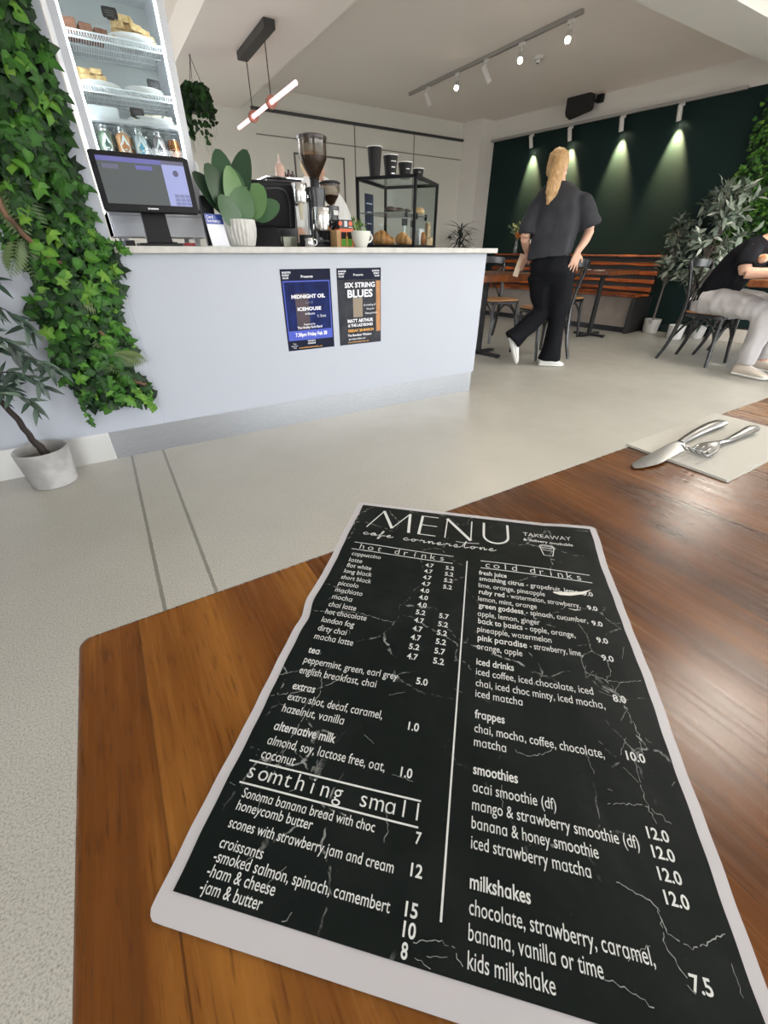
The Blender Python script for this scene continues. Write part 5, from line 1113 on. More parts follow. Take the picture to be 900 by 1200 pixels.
def spot(lbl, p, aim, power, lit, size=rad(46), glow=90., col=(1, .82, .6), grp='spotlights on the ceiling track', drop=.085, out=Vector((0, 0, 0)), bl=.075):
    t = thing('spotlight', lbl, 'spotlight', p, 0, grp)
    b = MB(); b.box(-.012, .012, -.03, .03, -.028, -.001); b.tube([(0, 0, -.02), Vector((0, 0, -drop*.6))+out*.4, Vector((0, 0, -drop))+out], .007, 8); part('stem', b, spw, t, 0, 45)
    c = Vector((0, 0, -drop))+out; d = Vector(aim).normalized(); B = basis(Vector((0, 0, 1)) if abs(d.z) < .99 else Vector((1, 0, 0)), d)
    Rm = d.to_track_quat('Z', 'Y').to_matrix()
    b = MB(); b.lathe([(.001, -.05), (.024, -.05), (.027, -.046), (.027, bl), (.0245, bl), (.0225, bl-.015), (.001, bl-.017)], c, 22, Rm); part('lamp_barrel', b, spw, t, 0, 45)
    b = MB(); b.lathe([(.001, bl-.0165), (.0215, bl-.0165), (.0215, bl-.0135), (.001, bl-.0125)], c, 18, Rm)
    part('lens', b, mat('lit lens', (1, 1, 1), .3, emit=col, estr=glow) if lit else mat('unlit lens', (.3, .3, .3), .2), t, 0, 45)
    if power:
        l = bpy.data.lights.new('spot_beam', 'SPOT'); l.energy = power; l.spot_size = size; l.spot_blend = .75; l.color = col; l.shadow_soft_size = .02
        o = bpy.data.objects.new('spot_beam', l); COL.objects.link(o); o.parent = t; o.location = c+d*(bl+.01); o.rotation_euler = d.to_track_quat('-Z', 'Y').to_euler()
    return t
track('track_light', 'long ceiling track rail carrying five spotlights above the room', lambda y: 4.157, 3.58, 6.18, ZC-.001, 5, '')
for y, aim, pw, lit, lb in ((5.78, (.22, -.45, -.95), 0, 0, 'small white unlit spotlight at the far left end of the ceiling track'), (5.21, (-.66, -.72, -.55), 16, 1, 'lit spotlight second from the far end of the ceiling track'), (4.74, (.55, -.35, -1.), 0, 0, 'white unlit spotlight in the middle of the ceiling track'), (4.25, (-.68, -.70, -.58), 18, 1, 'warm lit spotlight right of the middle of the ceiling track'), (3.69, (-.74, -.62, -.62), 18, 1, 'lit spotlight at the near end of the ceiling track')):
    spot(lb, (4.157, y, ZC-.031), aim, pw, lit, glow=60., bl=.10, drop=.095)
wx = lambda y: XR0(y)-.09
track('track_light', 'white wall-top track rail carrying four spotlights along the green wall', wx, 3.2, 6.55, 2.444+.0, 4, '')
for y, lb in ((5.82, 'first spotlight from the corner washing the dark green wall'), (5.20, 'second spotlight on the green wall, just above the standing person'), (4.49, 'third spotlight from the corner on the green wall'), (3.82, 'fourth spotlight on the green wall, nearest the plants')):
    spot(lb, (wx(y), y, 2.413), (.30, -.04, -1.), 210, 1, rad(54), 12., (1., .72, .40), 'spotlights along the green wall', .065, Vector((-.01, 0, 0)), .095)
sd = thing('smoke_detector', 'small round white smoke detector on the ceiling beside the track', 'smoke detector', (4.64, 4.48, ZC)); b = MB(); b.lathe([(.001, -.05), (.02, -.05), (.026, -.03), (.05, -.026), (.055, -.001), (.001, -.001)], (0, 0, 0), 24); part('body', b, spw, sd, 0, 45)
b = MB(); b.lathe([(.001, -.056), (.010, -.056), (.010, -.05), (.001, -.05)], (0, 0, 0), 14); part('sensor', b, plast, sd)
sk = thing('speaker', 'black wedge loudspeaker mounted high on the cream band over the green wall', 'speaker', (XR0(5.1)-.015, 5.1, 2.58), rad(7.9))
b = MB(); pro = rrect(-.17, .17, -.105, .105, .03); b.loft([[(-.02, y*.7, z*.7) for y, z in pro], [(-.06, y, z) for y, z in pro], [(-.15, y, z*1.03) for y, z in pro], [(-.19, y*.93, z*.93) for y, z in pro]]); b.M = None; rm = Matrix.Rotation(rad(14), 3, 'Y') @ Matrix.Rotation(rad(-10), 3, 'X'); b.v = [tuple(rm @ Vector(v)+Vector((-.03, 0, 0))) for v in b.v]
part('cabinet', b, mat('black speaker box', (.010, .010, .011), .6, bump=.2, bscale=300), sk, .004, 40); b = MB(); b.box(-.05, -.001, -.25, -.17, .02, .10); b.tube([(-.02, -.2, .06), (-.06, -.12, .03)], .012, 8); part('bracket', b, plast, sk, .002)
# ceiling panels: two placed by the table highlights, the third an added unseen fill
lp = mat('led panel diffuser', (1, 1, 1), .5, emit=(1., .93, .82), estr=62.)
for x, y, lb in ((4.55, 1.35, 'square ceiling light panel over the seating on the right'), (2.2, .15, 'square ceiling light panel above the foreground table'), (4.6, -1.2, 'added unseen fill light panel on the ceiling by the right front windows')):
    t = thing('ceiling_light', lb, 'ceiling light', (x, y, ZC), 0, 'ceiling light panels'); b = MB()
    for q in ((-.21, .21, -.21, -.19), (-.21, .21, .19, .21), (-.21, -.19, -.19, .19), (.19, .21, -.19, .19)): b.box(*q, -.02, -.001)
    part('frame', b, spw, t, 0, None); b = MB(); b.box(-.19, .19, -.19, .19, -.012, -.001); part('diffuser', b, lp, t, 0, None)
# ================================================================== SEATING AT THE BACK
benchw = wood_mat('bench boards', (.06, .012, .004), (.22, .055, .014), (.40, .125, .036), plank=.5, axis='X', rough=.28)
tabw = wood_mat('back table timber', (.06, .016, .005), (.17, .052, .016), (.28, .10, .034), plank=.14, axis='Y', rough=.25)
seatw = mat('tan chair seat', (.36, .17, .07), .45, col2=(.46, .24, .10), nscale=6, nstretch=(6, 1, 1))
chb = mat('black bentwood', (.012, .012, .014), .25, coat=.3)
def make_chair(lbl, loc, rz):
    t = thing('dining_chair', lbl, 'chair', loc, rz, 'black cross-back chairs')
    sp = [(x*(1+.04*(y > 0)), y) for x, y in rrect(-.195, .195, -.19, .195, .09)]
    b = MB(); b.prism(sp, .452, .468); part('seat', b, seatw, t, .004)
    b = MB(); b.prism([(x*1.04, y*1.04) for x, y in sp], .418, .452); part('seat_frame', b, chb, t, .006)
    for s in (-1, 1):
        b = MB(); b.tube(cr([(s*.165, .165, .43), (s*.172, .178, .25), (s*.195, .205, 0)], 5), [.020, .018, .015], 10); part('leg', b, chb, t, 0, 60)
        b = MB(); b.tube(cr([(s*.195, -.275, 0), (s*.178, -.215, .18), (s*.172, -.178, .43), (s*.180, -.185, .60), (s*.196, -.225, .78), (s*.205, -.255, .875)], 6), [.015, .018, .020, .018, .017, .015], 10); part('leg', b, chb, t, 0, 60, label='rear leg running up into the back post')
        b = MB(); b.tube(cr([(s*.168, -.17, .44), (s*.10, -.195, .56), (-s*.02, -.215, .67), (-s*.17, -.222, .80)], 6), .017, 8, True, .45); part('cross_bar', b, chb, t, 0, 60)
        b = MB(); b.tube(cr([(s*.174, .182, .22), (s*.168, .12, .345), (s*.163, .0, .415), (s*.163, -.12, .345), (s*.172, -.20, .22)], 6), .011, 8, True, .7); part('bow_brace', b, chb, t, 0, 60)
    b = MB(); b.tube(cr([(-.174, .184, .23), (-.11, .182, .345), (0, .178, .415), (.11, .182, .345), (.174, .184, .23)], 6), .011, 8, True, .7); part('bow_brace', b, chb, t, 0, 60)
    b = MB(); P = cr([(-.210, -.255, .85), (-.13, -.285, .862), (0, -.298, .866), (.13, -.285, .862), (.210, -.255, .85)], 6); b.loft([[p+Vector((0, -.012, -.040)), p+Vector((0, .012, -.040)), p+Vector((0, .012, .034)), p+Vector((0, -.012, .034))] for p in P]); part('top_rail', b, chb, t, .006)
    return t
ch0 = make_chair('black cross-back chair the seated person in grey trousers sits on', (5.0, 2.085, 0), PI)
for x, y, rz, lb in ((5.56, 2.0, PI+.08, 'black cross-back chair beside the seated person, nearer the wall planter'), (3.85, 3.13, -.25, 'black cross-back chair right behind the standing person in black'), (4.06, 4.02, PI-.15, 'black cross-back chair on the far side of the table next to the counter end'), (4.97, 3.80, -PI/2, 'black cross-back chair pushed up to the small table by the bench')):
    dup(ch0, (x, y, 0), rz, lb)
def cafe_table(lbl, loc, w, d, rz, h=.75, th=.042, twin=False):
    t = thing('cafe_table', lbl, 'table', loc, rz)
    b = MB(); b.prism(rrect(-w/2, w/2, -d/2, d/2, .012), h-th, h); part('tabletop', b, tabw, t, .004)
    for x in ((-w*.3, w*.3) if twin else (0,)):
        b = MB(); b.tube([(x, 0, .03), (x, 0, h-th)], .028, 14); part('pedestal', b, black, t, 0, 60)
        b = MB(); b.box(x-.03, x+.03, -d*.4, d*.4, .008, .032); b.box(x-(.22 if not twin else .03), x+(.22 if not twin else .03), -.03, .03, .008, .032)
        for yy in (-d*.4, d*.4): b.lathe([(.001, 0), (.022, 0), (.022, .012), (.001, .012)], (x, yy+(-.02 if yy > 0 else .02), 0), 12)
        part('foot', b, black, t, .003)
    b = MB(); b.box(-w*.35, w*.35, -d*.3, d*.3, h-th-.012, h-th-.0005); part('mounting_plate', b, black, t, 0, None)
    return t
cafe_table('brown timber table behind the end of the white counter', (3.35, 3.50, 0), .92, .72, rad(4), .765, .055)
cafe_table('small timber table between the standing person and the slatted bench', (5.40, 3.60, 0), .74, .52, rad(6), .755)
cafe_table('timber table in front of the seated person at the right edge', (5.22, 1.35, 0), 1.44, .72, 0, .762, .05, True)
for x, y, z, rz, w, d, lb in ((5.17, 3.52, .7555, .3, .12, .09, 'white paper napkin on the small table by the bench'), (5.30, 3.78, .7555, 1.2, .09, .07, 'second white napkin, farther back on the small table by the bench'), (4.66, 1.48, .7625, .1, .26, .20, 'white menu sheet on the table at the right edge')):
    b = MB(); b.box(-w/2, w/2, -d/2, d/2, 0, .004); o = part('paper_sheet', b, rimm, None, .001); o.location = (x, y, z); o.rotation_euler = (0, 0, rz); tag(o, lb, 'paper')
# slatted bench against the green wall
ex, ey = -.1374, .9905
def wall_pt(y, off, z): return (XR0(y)+(-.9905)*off, y-.1374*off, z)
bn = thing('slatted_bench', 'long bench with orange-brown slatted back against the dark green wall', 'bench', wall_pt(3.50, .016, 0), math.atan2(ey, ex))
LB = 2.74
def slat(y0, z0, y1, z1, th, nm='back_slat'):
    b = MB(); n = 40; rings = []; sd_ = rnd(0, 9)
    dv = Vector((0, y1-y0, z1-z0)); nrm = Vector((0, -dv.z, dv.y)).normalized()*th*.5
    for i in range(n+1):
        x = LB*i/n; w = .0045*math.sin(x*5+sd_)+.003*math.sin(x*13+sd_*2); a = Vector((x, y0, z0-w)); c = Vector((x, y1, z1+w*.7)); rings.append([a-nrm, a+nrm, c+nrm, c-nrm])
    b.loft(rings); part(nm, b, benchw, bn, .004, 40)
random.seed(2)
slat(.015, .893, .105, .897, .022, 'top_ledge')
for i, (y, z) in enumerate(((.10, .775), (.135, .672), (.17, .575))): slat(y, z+.008, y-.014, z+.046, .028)
slat(.205, .492, .192, .532, .026)
slat(.20, .452, .43, .456, .032, 'seat_board'); slat(.44, .456, .625, .452, .032, 'seat_board')
b = MB(); b.loft([[(.03, .02, .47), (.03, .18, .47), (.03, .05, .885), (.03, .02, .885)], [(LB-.03, .02, .47), (LB-.03, .18, .47), (LB-.03, .05, .885), (LB-.03, .02, .885)]]); part('back_panel', b, mat('bench black', (.012, .011, .011), .5), bn, 0, None)
for x in (.0, LB-.045):
    b = MB(); b.box(x, x+.045, .05, .60, 0, .432); part('end_panel', b, mat('bench black', (.01, .01, .01)), bn, .003)
b = MB(); b.box(.045, LB-.045, .50, .525, .07, .432); part('front_panel', b, mat('taupe bench panel', (.20, .165, .14), .6, col2=(.23, .19, .16), nscale=10), bn, 0, None)
b = MB(); b.box(.045, LB-.045, .47, .50, 0, .07); part('plinth', b, black, bn, 0, None)
# vase with flowers and arch vase on the bench ledge
def on_bench(y, off=.085, z=.912): return wall_pt(y, off, z)
t = thing('flower_vase', 'dark glass vase of native flowers with one orange bloom on the bench ledge', 'vase', on_bench(5.83))
b = MB(); b.lathe([(.001, 0), (.04, 0), (.045, .02), (.036, .12), (.028, .17), (.034, .20), (.030, .20), (.024, .17), (.032, .12), (.001, .02)], (0, 0, 0), 24); part('vase_body', b, mat('smoky glass', (.035, .05, .05), .12, coat=.6), t, 0, 45)
flm = mat('grey green leaf', (.1, .14, .09), .55, tint=[(.05, .08, .045), (.13, .19, .10), (.26, .32, .20)])
b = MB(); st = MB()
for k in range(16):
    a = rnd(0, 6.28); r = rnd(.05, .20); P = cr([(0, 0, .12), (r*.3*math.cos(a), r*.3*math.sin(a), .24), (r*math.cos(a), r*math.sin(a), rnd(.27, .44))], 5); st.tube(P, .002, 4)
    for q in range(9): p = P[len(P)-1-q//2]; b.cur = rnd(0, 1); leaf_blade(b, p, basis(rvec()*.7+Vector((math.cos(a), math.sin(a), .5)), rvec()), rnd(.04, .075), .35, .2, .2, 3)
def keep_off(m_, lim): m_.v = [(x if x < lim else lim-(x-lim)*.15, y, z) for x, y, z in m_.v]
keep_off(b, .055); keep_off(st, .055)
part('stems', st, mat('vase stem', (.06, .08, .03)), t, 0, 60); part('leaves', b, flm, t, 0, 180)
b = MB()
for k in range(150):
    d = Vector((rnd(-1, 1), rnd(-1, 1), rnd(-.5, 1))).normalized(); b.cur = rnd(0, 1); leaf_blade(b, Vector((-.06, -.07, .25))+d*.012, basis(d, rvec()), rnd(.035, .05), .16, -.2, .1, 2)
part('orange_bloom', b, mat('orange petals', (.6, .15, .03), .6, tint=[(.42, .07, .02), (.62, .19, .04), (.70, .34, .08)]), t, 0, 180)
t = thing('arch_vase', 'white ring-shaped ceramic ornament on the bench ledge', 'vase', on_bench(5.56))
b = MB(); P = cr([(0, -.058, .0), (0, -.066, .055), (0, -.045, .115), (0, 0, .142), (0, .045, .115), (0, .066, .055), (0, .058, 0)], 6); b.tube(P, [.026, .028, .027, .026, .027, .028, .026], 14); b.lathe([(.001, .14), (.026, .14), (.016, .175), (.018, .195), (.012, .195), (.001, .18)], (0, 0, 0), 16); part('ring', b, cer, t, 0, 60)
# spiky dark plant in the corner
def potted(name, lbl, loc, r, h, m, cat='plant'):
    t = thing(name, lbl, cat, loc); b = MB(); b.lathe([(.001, 0), (r*.8, 0), (r*.86, .006), (r, h), (r*.93, h), (r*.85, h*.75), (.001, h*.75)], (0, 0, 0), 32); part('pot', b, m, t, 0, 45)
    b = MB(); b.lathe([(.001, h*.74), (r*.9, h*.74), (r*.9, h*.8), (.001, h*.82)], (0, 0, 0), 20); part('soil', b, MATS['potting soil'], t); return t
t = potted('spiky_plant', 'dark spiky-leaved plant in the corner at the end of the bench', wall_pt(6.56, .66, 0), .13, .30, black)
b = MB(); random.seed(31); b.tube([(0, 0, .22), (.02, 0, .8), (0, .02, 1.25)], [.02, .012], 8); part('stem', b, bark, t, 0, 60)
b = MB()
for k in range(150):
    z = rnd(.75, 1.28); a = rnd(0, 6.28); el = rnd(-.3, .9); b.cur = rnd(0, 1); leaf_blade(b, (0, 0, z), basis((math.cos(a), math.sin(a), el), Vector((0, 0, 1))), rnd(.22, .36), .085, rnd(.1, .5), .2, 5)
part('spiky_leaves', b, mat('dark spiky leaf', (.02, .04, .03), .4, tint=[(.008, .016, .013), (.02, .04, .03), (.05, .08, .06)]), t, 0, 180)
# variegated trees in white pots
varm = mat('variegated leaf', (.2, .25, .2), .45, tint=[(.03, .05, .035), (.10, .14, .10), (.30, .35, .29), (.60, .64, .56)])
marble = mat('marbled white pot', (.55, .54, .52), .4, col2=(.30, .29, .28), nscale=9, contrast=(.55, .62)); wpot = mat('plain white pot', (.60, .60, .58), .5)
def vtree(lbl, loc, r, h, m, lean, zr, rad_, n, seed, dark=0.):
    t = potted('variegated_tree', lbl, loc, r, h, m, 'potted tree'); random.seed(seed)
    b = MB(); top = Vector((lean[0], lean[1], zr[1]-.15)); P = cr([(0, 0, h*.7), top*.45+Vector((0, 0, .1)), top], 8); b.tube(P, [.014, .010, .005], 8); part('trunk', b, mat('grey trunk', (.16, .13, .11), .8), t, 0, 60)
    b = MB(); tw = MB()
    for k in range(n):
        z = rnd(zr[0], zr[1]); f = (z-zr[0])/(zr[1]-zr[0]); rr_ = rad_*(.45+.75*math.sin(PI*min(1, f*.85+.1)))*rnd(.35, 1.); a = rnd(0, 6.28)
        c = Vector((lean[0]*f+rr_*math.cos(a), lean[1]*f+rr_*math.sin(a), z)); base = Vector((lean[0]*f*.8, lean[1]*f*.8, z-rnd(.12, .25))); tw.tube([base, (base+c)/2+Vector((0, 0, .03)), c], [.004, .0015], 4)
        for q in range(7):
            d = (c-base).normalized()*.6+rvec(); b.cur = min(1, max(0, random.betavariate(2, 1.6)-dark)); leaf_blade(b, c-(c-base)*rnd(0, .4), basis(d, Vector((rnd(-.6, .2), -.5, .8))), rnd(.075, .12), .40, rnd(0, .4), .15, 4)
    keep_off(b, .16 if r > .1 else .40); part('twigs', tw, MATS['grey trunk'], t, 0, 60); part('foliage', b, varm, t, 0, 180)
vtree('variegated grey-green tree in a marbled white pot beside the bench end', wall_pt(3.36, .20, 0), .105, .17, marble, (-.02, .0), (.72, 1.30), .16, 46, 5, .15)
vtree('tall variegated tree in a plain white pot, right of the marbled pot', wall_pt(2.96, .46, 0), .095, .16, wpot, (.02, -.10), (.70, 1.62), .32, 105, 6, .0)
t = potted('fern_pot', 'low dark leafy plant in a round white pot behind the cross-back chair', wall_pt(2.81, .17, 0), .095, .16, marble)
b = MB()
for k in range(60): a = rnd(0, 6.28); b.cur = rnd(0, .5); leaf_blade(b, (0, 0, .14), basis((math.cos(a), math.sin(a), rnd(.2, 1.2)), Vector((0, 0, 1))), rnd(.12, .28), .16, rnd(.2, .6), .2, 4)
keep_off(b, .13)
part('foliage', b, varm, t, 0, 180)
tr_ = thing('planter_trough', 'low pale beige planter trough on the floor behind the cross-back chairs', 'planter', wall_pt(2.42, .10, 0), rad(97.9)); b = MB()
b.box(-.26, .26, -.075, .075, 0, .15); b.M = None; part('trough', b, mat('beige trough', (.52, .48, .42), .7), tr_, .006)
b = MB(); b.box(-.245, .245, -.06, .06, .145, .155); part('soil', b, MATS['potting soil'], tr_)
# ivy panel on the right wall
vr = thing('vertical_garden', 'bright green leafy wall panel behind the seated person on the right', 'green wall', wall_pt(2.15, .016, 1.5), rad(7.9))
b = MB(); b.box(-.03, -.001, -.84, .84, -.86, .80); part('backing_grid', b, MATS['dark green backing'], vr, 0, None)
b = MB(); random.seed(17)
for k in range(5200):
    y = rnd(-.86, .88); z = rnd(-.88, .84); b.cur = min(1, random.betavariate(2., 2.2)+.06); b.cur = max(.02, b.cur); leaf_poly(b, (-.035-rnd(0, .09), y+.02*math.sin(z*14), z), basis((rnd(-.4, .1), rnd(-1, 1), rnd(-1.2, .4)), Vector((-1, rnd(-.6, .6), rnd(-.3, .7)))), rnd(.026, .046), HEART if k % 3 else IVY, .3)
part('leaves', b, ivym, vr, 0, 30)

# ================================================================== PEOPLE
skin = mat('skin', (.56, .33, .235), .5, col2=(.60, .36, .26), nscale=12)
hairm = mat('golden hair', (.34, .19, .075), .45, col2=(.52, .33, .15), nscale=14, nstretch=(6, 6, 1), bump=.7, bscale=40)
tee = mat('charcoal t-shirt', (.029, .030, .036), .85, col2=(.042, .043, .050), spec=.2, nscale=7, bump=.35, bscale=9)
blk = mat('black trousers', (.0075, .008, .0105), .8, spec=.1, bump=.3, bscale=8)
shoew = mat('white sneaker', (.74, .74, .71), .5); sole = mat('sneaker sole', (.66, .65, .61), .6)
def limb(b, pts, rs, n=14, flat=1.): b.tube(cr(pts, 4), list(np.interp(np.linspace(0, len(rs)-1, (len(pts)-1)*4+1), range(len(rs)), rs)), n, True, flat)
def ball(b, c, r): b.ell(c, (r, r, r) if isinstance(r, (int, float)) else r, 14, 10)
def head(b, c, face, k=1.):
    """skull, jaw, nose, lips, ears turned to look along face"""
    y = Vector(face).normalized(); x = y.cross(Vector((0, 0, 1))).normalized(); z = x.cross(y); Rm = Matrix((x, y, z)).transposed(); c = Vector(c); P = lambda a, q, w: c+Rm @ (Vector((a, q, w))*k)
    b.ell(P(0, -.012, .02), (.073*k, .092*k, .088*k), 20, 14, Rm); b.ell(P(0, .025, -.045), (.055*k, .062*k, .066*k), 18, 12, Rm); b.ell(P(0, .055, -.09), (.025*k, .022*k, .018*k), 12, 8, Rm)
    b.tube([P(0, .078, .012), P(0, .098, -.018), P(0, .105, -.032)], [.008*k, .011*k, .014*k], 10); b.ell(P(0, .082, -.06), (.024*k, .012*k, .009*k), 12, 8, Rm); b.ell(P(0, .076, .024), (.05*k, .014*k, .010*k), 12, 8, Rm)
    for s in (-1, 1): b.ell(P(s*.074, -.012, -.012), (.010*k, .020*k, .030*k), 12, 8, Rm); b.ell(P(s*.03, .078, .004), (.015*k, .010*k, .009*k), 10, 8, Rm); b.ell(P(s*.038, .05, -.03), (.024*k, .022*k, .024*k), 10, 8, Rm)
    return P, Rm
def hand(b, w, d, nrm, k=1., side=1, curl=.5, spread=.22, reach=(.066, .076, .070, .056)):
    """palm, four fingers of unequal length, thumb; w wrist, d pointing along the hand, nrm back of the hand"""
    d = Vector(d).normalized(); n = Vector(nrm); n = (n-d*n.dot(d)).normalized(); s = d.cross(n)*side; w = Vector(w)
    b.loft([[w+d*t*k+s*x_*wd*k+n*z_*th*k for x_, z_ in ((-1, -.6), (-.6, -1), (.6, -1), (1, -.6), (1, .6), (.6, 1), (-.6, 1), (-1, .6))] for t, wd, th in ((-.02, .024, .018), (.01, .028, .016), (.05, .038, .014), (.088, .039, .011))])
    for i in range(4):
        off = (-1.5+i); q = w+d*.08*k+s*off*.0195*k; dd = (d+s*off*spread).normalized(); L = reach[i]*k; r = .0088*k
        p1 = q+dd*L*.45-n*L*.06*curl; p2 = p1+(dd-n*curl*.5).normalized()*L*.32; p3 = p2+(dd-n*curl*.9).normalized()*L*.25
        b.tube([q-dd*.02*k, q, p1, p2, p3], [r, r, r*.95, r*.88, r*.7], 8); b.ell(p3, (r*.7,)*3, 8, 6)
    q = w+d*.025*k-s*.028*k; p1 = q+(d*.6-s*.9).normalized()*.034*k; p2 = p1+(d*.9-s*.45-n*.3).normalized()*.030*k; b.tube([q+s*.015*k, q, p1, p2], [.013*k, .012*k, .0105*k, .008*k], 8); b.ell(p2, (.008*k,)*3, 8, 6)
def shoe(parent, heel, toe, up, m1, m2, k=1., ankle=True):
    heel, toe = Vector(heel), Vector(toe); x = (toe-heel); L = x.length; x.normalize(); u = Vector(up); u = (u-x*u.dot(x)).normalized(); y = u.cross(x)
    def sec(t, w, z0, z1, n=14):
        out = []
        for j in range(n):
            a = 2*PI*j/n; ca, sa = math.cos(a), math.sin(a); yy = w*math.copysign(abs(ca)**.7, ca); zz_ = z0+(z1-z0)*(.5+.5*math.copysign(abs(sa)**.75, sa)); out.append(heel+x*t*L+y*yy*k+u*zz_*k)
        return out
    b = MB(); b.loft([sec(*q) for q in ((.0, .022, .02, .055), (.03, .031, .015, .082), (.14, .035, .015, .090), (.30, .035, .015, .086), (.45, .038, .015, .072), (.62, .043, .015, .058), (.80, .043, .015, .047), (.93, .034, .015, .038), (.995, .014, .018, .028))]); o = part('shoe', b, m1, parent, 0, 60)
    b = MB(); b.loft([sec(*q) for q in ((-.01, .022, 0, .024), (.03, .034, 0, .024), (.3, .036, 0, .022), (.62, .046, 0, .022), (.82, .046, 0, .022), (.95, .036, .002, .024), (1.01, .014, .006, .024))]); part('sole', b, m2, o, 0, 40)
    b = MB()
    for t in (.42, .49, .56): b.tube([heel+x*t*L+y*w_*k+u*h_*k for w_, h_ in ((-.026, .066-.09*(t-.42)), (0, .078-.10*(t-.42)), (.026, .066-.09*(t-.42)))], .0035*k, 6)
    part('laces', b, m2, o, 0, 60); return o
def crumple(me, s, amp, seed=0., axis=None):
    n = len(me.vertices); co_ = np.empty(n*3); no = np.empty(n*3); me.vertices.foreach_get('co', co_); me.vertices.foreach_get('normal', no); co_ = co_.reshape(-1, 3); no = no.reshape(-1, 3)
    d = np.array([mnoise.noise(Vector((x*s+seed, y*s+seed*2, z*s)))+.7*mnoise.noise(Vector((x*s*2.2+seed+5, y*s*2.2, z*s*.9+seed))) for x, y, z in co_])
    me.vertices.foreach_set('co', (co_+no*(d*amp)[:, None]).ravel()); me.update()
# ---- the standing person
wm = thing('person', 'standing person in charcoal t-shirt and black flared trousers with a long ponytail', 'person', (3.430, 2.822, 0), rad(-31.5))
Rt = Matrix.Rotation(rad(-32), 3, 'Z')
b = MB()
b.stack([(.0, 0, .78, .15, .11, Rt), (.0, 0, .90, .155, .11, Rt), (-.01, 0, 1.02, .125, .095, Rt), (-.02, .01, 1.2, .15, .105, Rt), (-.03, .02, 1.32, .150, .085, Rt), (-.035, .03, 1.38, .09, .065, Rt), (-.04, .035, 1.42, .058, .055, Rt)], 20)
limb(b, [(-.04, .035, 1.38), (-.046, .045, 1.44), (-.055, .06, 1.50)], [.056, .050, .052])
Ph, Rh = head(b, (-.058, .062, 1.520), (.72, .62, -.22), .92)
limb(b, [(.10, -.05, 1.315), (.18, -.06, 1.22), (.255, -.055, 1.10)], [.052, .045, .038]); limb(b, [(.255, -.055, 1.10), (.225, -.085, 1.03), (.172, -.118, .955)], [.039, .036, .026])
hand(b, (.168, -.122, .95), (-.13, -.05, -1.), (.15, -1., .1), 1.0, 1, .25, .20, (.058, .07, .068, .055))
limb(b, [(-.15, .075, 1.31), (-.22, .06, 1.2), (-.250, .03, 1.045)], [.048, .043, .037]); limb(b, [(-.250, .03, 1.045), (-.205, .10, .985), (-.15, .17, .93)], [.037, .034, .026])
hand(b, (-.147, .175, .927), (-.45, .15, -.8), (-.6, .7, 0), .95, -1, 1.2, .05)
limb(b, [(.085, -.03, .84), (.14, -.01, .46), (.168, 0, .10)], [.085, .055, .036]); limb(b, [(.168, 0, .12), (.16, .0, .05)], [.036, .036])
limb(b, [(-.07, .03, .84), (.02, .05, .50), (-.19, .02, .27), (-.215, .02, .235)], [.085, .06, .04, .035])
me = bake(b, 'body', .0062, 4); link('body', me, skin, wm, 0, 180)
b = MB()   # t-shirt
hem = Matrix.Rotation(rad(-9), 3, 'Y') @ Rt
b.stack([(-.025, -.005, .905, .178, .135, hem), (-.022, -.005, 1.0, .178, .135, Matrix.Rotation(rad(-4), 3, 'Y') @ Rt), (-.025, 0, 1.14, .190, .138, Rt), (-.03, .01, 1.26, .195, .128, Rt), (-.03, .02, 1.345, .185, .105, Rt), (-.035, .028, 1.395, .125, .085, Rt), (-.04, .035, 1.425, .072, .066, Rt)], 28)
b.tube(cr([(.06, -.03, 1.31), (.15, -.055, 1.275), (.218, -.06, 1.175), (.243, -.058, 1.128)], 4), [.068, .080, .094, .103], 20, True, .95)
b.tube(cr([(-.11, .06, 1.30), (-.185, .065, 1.245), (-.218, .045, 1.125), (-.226, .04, 1.07)], 4), [.068, .078, .080, .082], 20, True, .95)
me = bake(b, 'tshirt', .008, 14); crumple(me, 8, .013, 1.); link('tshirt', me, tee, wm, 0, 180)
b = MB()   # flared trousers
b.stack([(-.005, 0, .955, .145, .11, Rt), (.0, 0, .88, .168, .122, Rt), (.012, -.005, .80, .182, .128, Rt), (.016, -.005, .74, .16, .11, Rt), (.018, -.005, .69, .10, .08, Rt)], 24)
limb(b, [(.095, -.03, .80), (.130, -.02, .60), (.158, -.005, .44), (.163, 0, .28), (.165, 0, .14), (.163, 0, .052)], [.118, .108, .080, .076, .092, .108], 20)
limb(b, [(-.055, .03, .78), (-.01, .045, .62), (.025, .05, .50), (-.03, .045, .41), (-.13, .03, .315), (-.228, .02, .225)], [.118, .104, .088, .082, .084, .098], 20)
me = bake(b, 'trousers', .008, 26); crumple(me, 8, .007, 4.); link('trousers', me, blk, wm, 0, 180)
shoe(wm, (.07, .0, 0), (.30, -.03, 0), (0, 0, 1), shoew, sole, 1.)
shoe(wm, (-.262, .012, .245), (-.155, .03, .006), (.92, .0, .40), shoew, sole, 1.)
b = MB(); b.ell(Ph(0, -.030, .030), (.078, .088, .086), 22, 14, Rh); b.ell(Ph(0, -.04, -.02), (.072, .07, .075), 18, 12, Rh)
b.ell(Ph(-.02, -.09, .05), (.032, .032, .032), 14, 10)
tl_ = [Ph(-.02, -.085, .055), Vector((-.095, -.045, 1.545)), Vector((-.115, -.085, 1.46)), Vector((-.138, -.12, 1.35)), Vector((-.158, -.13, 1.265))]
b.tube(cr(tl_, 6), [.034, .048, .060, .052, .012], 16, True, .65)
me = bake(b, 'hair', .006, 3)
crumple(me, 42, .006, 2.)
link('hair', me, hairm, wm, 0, 180)
